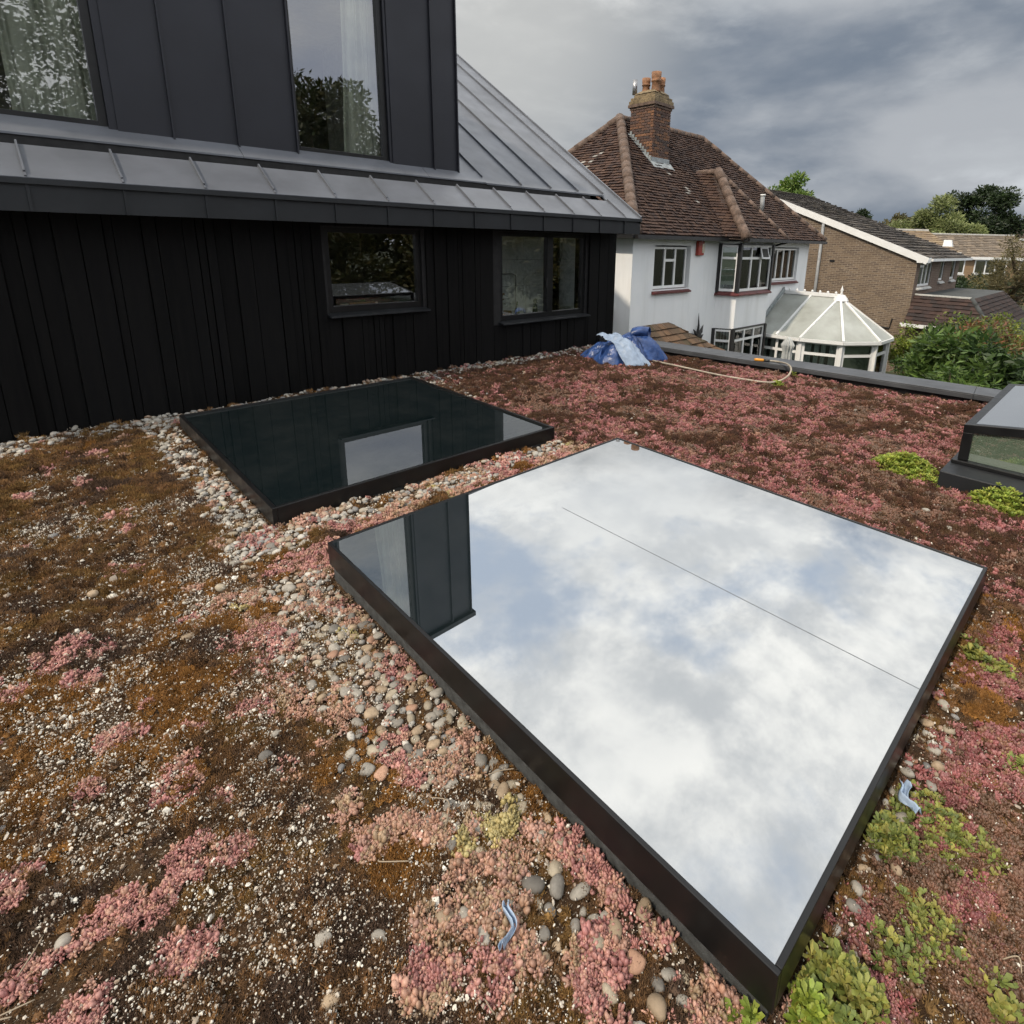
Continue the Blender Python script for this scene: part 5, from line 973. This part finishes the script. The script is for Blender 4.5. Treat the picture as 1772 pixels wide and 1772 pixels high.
LM = [(.30, .36, .05), (.24, .32, .05), (.36, .38, .07)]; GN = [(.20, .24, .055), (.15, .19, .05), (.26, .28, .065), (.32, .30, .07)]
for a in ((1562, 818, .23, .050, LM, 330, 'lime green sedum mat in the red sedum left of the box rooflight', .11), (1610, 842, .09, .040, LM, 40, 'small lime tuft beside the box rooflight kerb', .06), (1732, 884, .20, .050, LM, 260, 'lime green clump in front of the box rooflight kerb', .13), (1680, 1140, .07, .045, GN, 16, 'green leafy clump nearest the right corner of the bright skylight'), (1722, 1165, .06, .045, GN, 14, 'small green leafy clump at the right picture edge'), (1600, 1430, .11, .03, GN, 60, 'green leafy clump beside the blue scrap'), (1538, 1465, .07, .034, GN, 60, 'yellow green clump hugging the bright skylight side', .07), (1660, 1470, .10, .03, GN, 40, 'loose green clump right of the blue scrap'), (1610, 1620, .09, .028, GN, 40, 'green clump halfway down the shaded skylight side'), (1545, 1660, .06, .035, GN, 16, 'small green clump between grey pebbles'), (1450, 1735, .09, .045, GN, 60, 'upright green leaves at the near corner of the bright skylight', .08), (1395, 1765, .04, .045, LM, 22, 'yellow green leaves touching the near skylight corner', .07), (1290, 1765, .03, .045, LM, 7, 'tiny green sprig left of the near skylight corner'), (1730, 1745, .05, .04, GN, 10, 'green tuft at the lower right picture corner'), (1765, 1340, .05, .04, GN, 10, 'green tuft at the right edge above the blue scrap'), (1345, 672, .10, .045, LM, 30, 'small lime tuft near the hose', .07), (1372, 655, .09, .03, LM, 16, 'small lime tuft under the hose loop')): clump(*a)

# ------------------------------------------------------------------ tarpaulin, hose, scraps, twigs
def sheet(fn, nu, nv, name, mat, parent, thick=.004):
    u, v = np.meshgrid(np.linspace(0, 1, nu), np.linspace(0, 1, nv)); P = fn(u, v); i = (np.arange(nv - 1)[:, None] * nu + np.arange(nu - 1)[None]).ravel()
    o = npmesh(name, P.reshape(-1, 3), np.stack([i, i + 1, i + nu + 1, i + nu], 1), MT[mat], parent, smooth=True); s = o.modifiers.new('t', 'SOLIDIFY'); s.thickness = thick; return o
tc0 = gz(1072, 628, 0); vx = CM[:, 0].copy(); vx[2] = 0; vx /= np.linalg.norm(vx); vy = np.array([-vx[1], vx[0], 0])
T = thing('tarpaulin', 'crumpled blue tarpaulin heap at the end of the black wall', 'tarpaulin', (tc0[0], tc0[1], 0))
def ridged(a, b, s): return 1 - np.abs(2 * fbm(a, b, s, 3) - 1) * 2.2
def tarp(u, v):
    a = u * 6.2832; q = v; wob = 1 + .16 * np.sin(a * 3 + 1) + .10 * np.sin(a * 7 + 2.2) * q; X = .54 * q * wob * np.cos(a); Y = .34 * q * wob * np.sin(a) + .05
    fold = ridged(np.cos(a) * 2.2 + 5, np.sin(a) * 2.2 + q * 1.3, 91) - .45; f2 = ridged(np.cos(a) * 6 + 5, np.sin(a) * 6 + q * 4, 93) - .45
    h = .33 * np.clip(1 - q ** 2.6, 0, 1) ** .8 * (.80 + .28 * np.cos(a)) + .19 * fold * q * (1.15 - q) * 2 + .08 * f2 * q * (1.1 - q) * 3
    return tc0 + vx * (X + .05 * fold * q)[..., None] + vy * (Y + .04 * f2 * q)[..., None] + np.array([0, 0, 1]) * np.maximum(h, .006 + .03 * fbm(X * 9, Y * 9, 96))[..., None]
sheet(tarp, 150, 60, 'blue_sheet', 'tarp_blue', T)
def flap(u, v):                                                        # paler lining thrown over the front
    w = .17 + .05 * v; X = -.20 + .42 * v + w * (u - .5) * 2 * .75; Y = .06 - .43 * v + .10 * (u - .5); z = .385 - .06 * v - .29 * v ** 3 + .02 * np.sin(u * 8 + v * 5) + .03 * (ridged(u * 2.5, v * 4, 97) - .4) - .10 * (u - .5) ** 2
    return tc0 + vx * (X + .012 * np.sin(v * 14))[..., None] + vy * Y[..., None] + np.array([0, 0, 1]) * np.maximum(z, .02)[..., None]
sheet(flap, 26, 44, 'pale_lining', 'tarp_pale', T)
def roll(u, v):
    a = u * 7.4; r = .075 + .012 * np.sin(a * 2 + v * 3) + .004 * u; X = .16 + .24 * v; return tc0 + vx * (X + .03 * np.cos(a))[..., None] + vy * (.10 + r * np.cos(a))[..., None] + np.array([0, 0, 1]) * (.40 + .03 * np.sin(v * 3) + r * np.sin(a) * (.8 + .3 * v))[..., None]
sheet(roll, 40, 14, 'rolled_edge', 'tarp_blue', T)
def smooth_path(P, k=8):
    P = [np.array(q, float) for q in P]; out = []
    for i in range(len(P) - 1):
        a, b, c, d = P[max(i - 1, 0)], P[i], P[i + 1], P[min(i + 2, len(P) - 1)]
        for t in np.arange(k) / k: out.append(.5 * (2 * b + (c - a) * t + (2 * a - 5 * b + 4 * c - d) * t ** 2 + (3 * b - a - 3 * c + d) * t ** 3))
    return out + [P[-1]]
T = thing('garden_hose', 'beige garden hose looping from the tarpaulin up onto the parapet', 'hose', gz(1250, 650, 0))
hp = [gz(1120, 622, .055), gz(1180, 635, .062), gz(1250, 650, .062), gz(1320, 661, .066), gz(1345, 660, .075)] + [gd(a, b, np.dot(gz(1352, 655, .1) - CAM, CM[:, 1]) * k) for a, b, k in ((1362, 652, .99), (1369, 640, 1.0), (1364, 631, 1.02))] + [gz(1350, 626.5, .152), gz(1330, 624, .150)]
MB().tube(smooth_path(hp), .011, 8).build('tube', MT['hose'], T, True)
h0, h1, h2 = gz(1332, 624.2, .152), gz(1322, 623.4, .152), gz(1305, 622, .152)
MB().tube([h0, h0 + (h1 - h0) * .3, h1], [.014, .02, .018], 12).build('connector', MT['black_rubber'], T, True); MB().tube([h1, h1 + (h2 - h1) * .1, h1 + (h2 - h1) * .8, h2], [.015, .019, .019, .013], 12).build('nozzle', MT['orange'], T, True)
def scrap(px0, px1, w, label, seed, z=.025):
    a, b = gz(*px0, z), gz(*px1, z); d = b - a; L_ = np.linalg.norm(d); d /= L_; r = np.cross(d, (0, 0, 1.))
    def fn(u, v): return a + d * (v * L_)[..., None] + r * ((u - .5) * w * (.55 + .6 * np.abs(np.sin(v * 3 + seed))) + .012 * np.sin(v * 7 + seed))[..., None] + np.array([0, 0, 1]) * (.012 * np.sin(u * 8 + v * 5) + .016 * fbm(u * 3 + seed, v * 5, 99) + .004)[..., None]
    o = sheet(fn, 10, 22, 'plastic_scrap', 'scrap', None, .001); return tag(o, label, 'scrap')
scrap((884, 1570), (877, 1645), .015, 'twisted pale blue plastic scrap lying in the near pink sedum', 1); scrap((1557, 1358), (1580, 1408), .026, 'blue plastic scrap beside the shaded side of the bright skylight', 4, .05)
tw = [((745, 1380), (770, 1432)), ((655, 1488), (708, 1490)), ((30, 1690), (58, 1630)), ((20, 1760), (60, 1730)), ((840, 1730), (856, 1755)), ((1735, 1660), (1768, 1690)), ((0, 865), (30, 850)), ((90, 880), (120, 866)), ((1640, 1440), (1700, 1452)), ((845, 1340), (890, 1330))]
for k, (a, b) in enumerate(tw):
    A, B = gz(*a, .02), gz(*b, .02); m_ = (A + B) / 2 + rng.normal(size=3) * (.02, .02, .006) + (0, 0, .012)
    o = MB().tube(smooth_path([A, m_, B], 5), .0016, 5).build('twig', MT['twig'], None, True)
    tag(o, ('thin pale twig among pebbles by the bright skylight', 'curved dry twig on dark moss', 'dry stalk at the left picture edge', 'dry stalk in the lower left corner', 'short twig near the bottom of the picture', 'dry stalk in the lower right sedum', 'straw at the far left below the wall', 'small straw on the brown moss at left', 'stalk between green clumps at right', 'twig beside the skylight upstand')[k], 'twig', 'dry twigs on the roof')
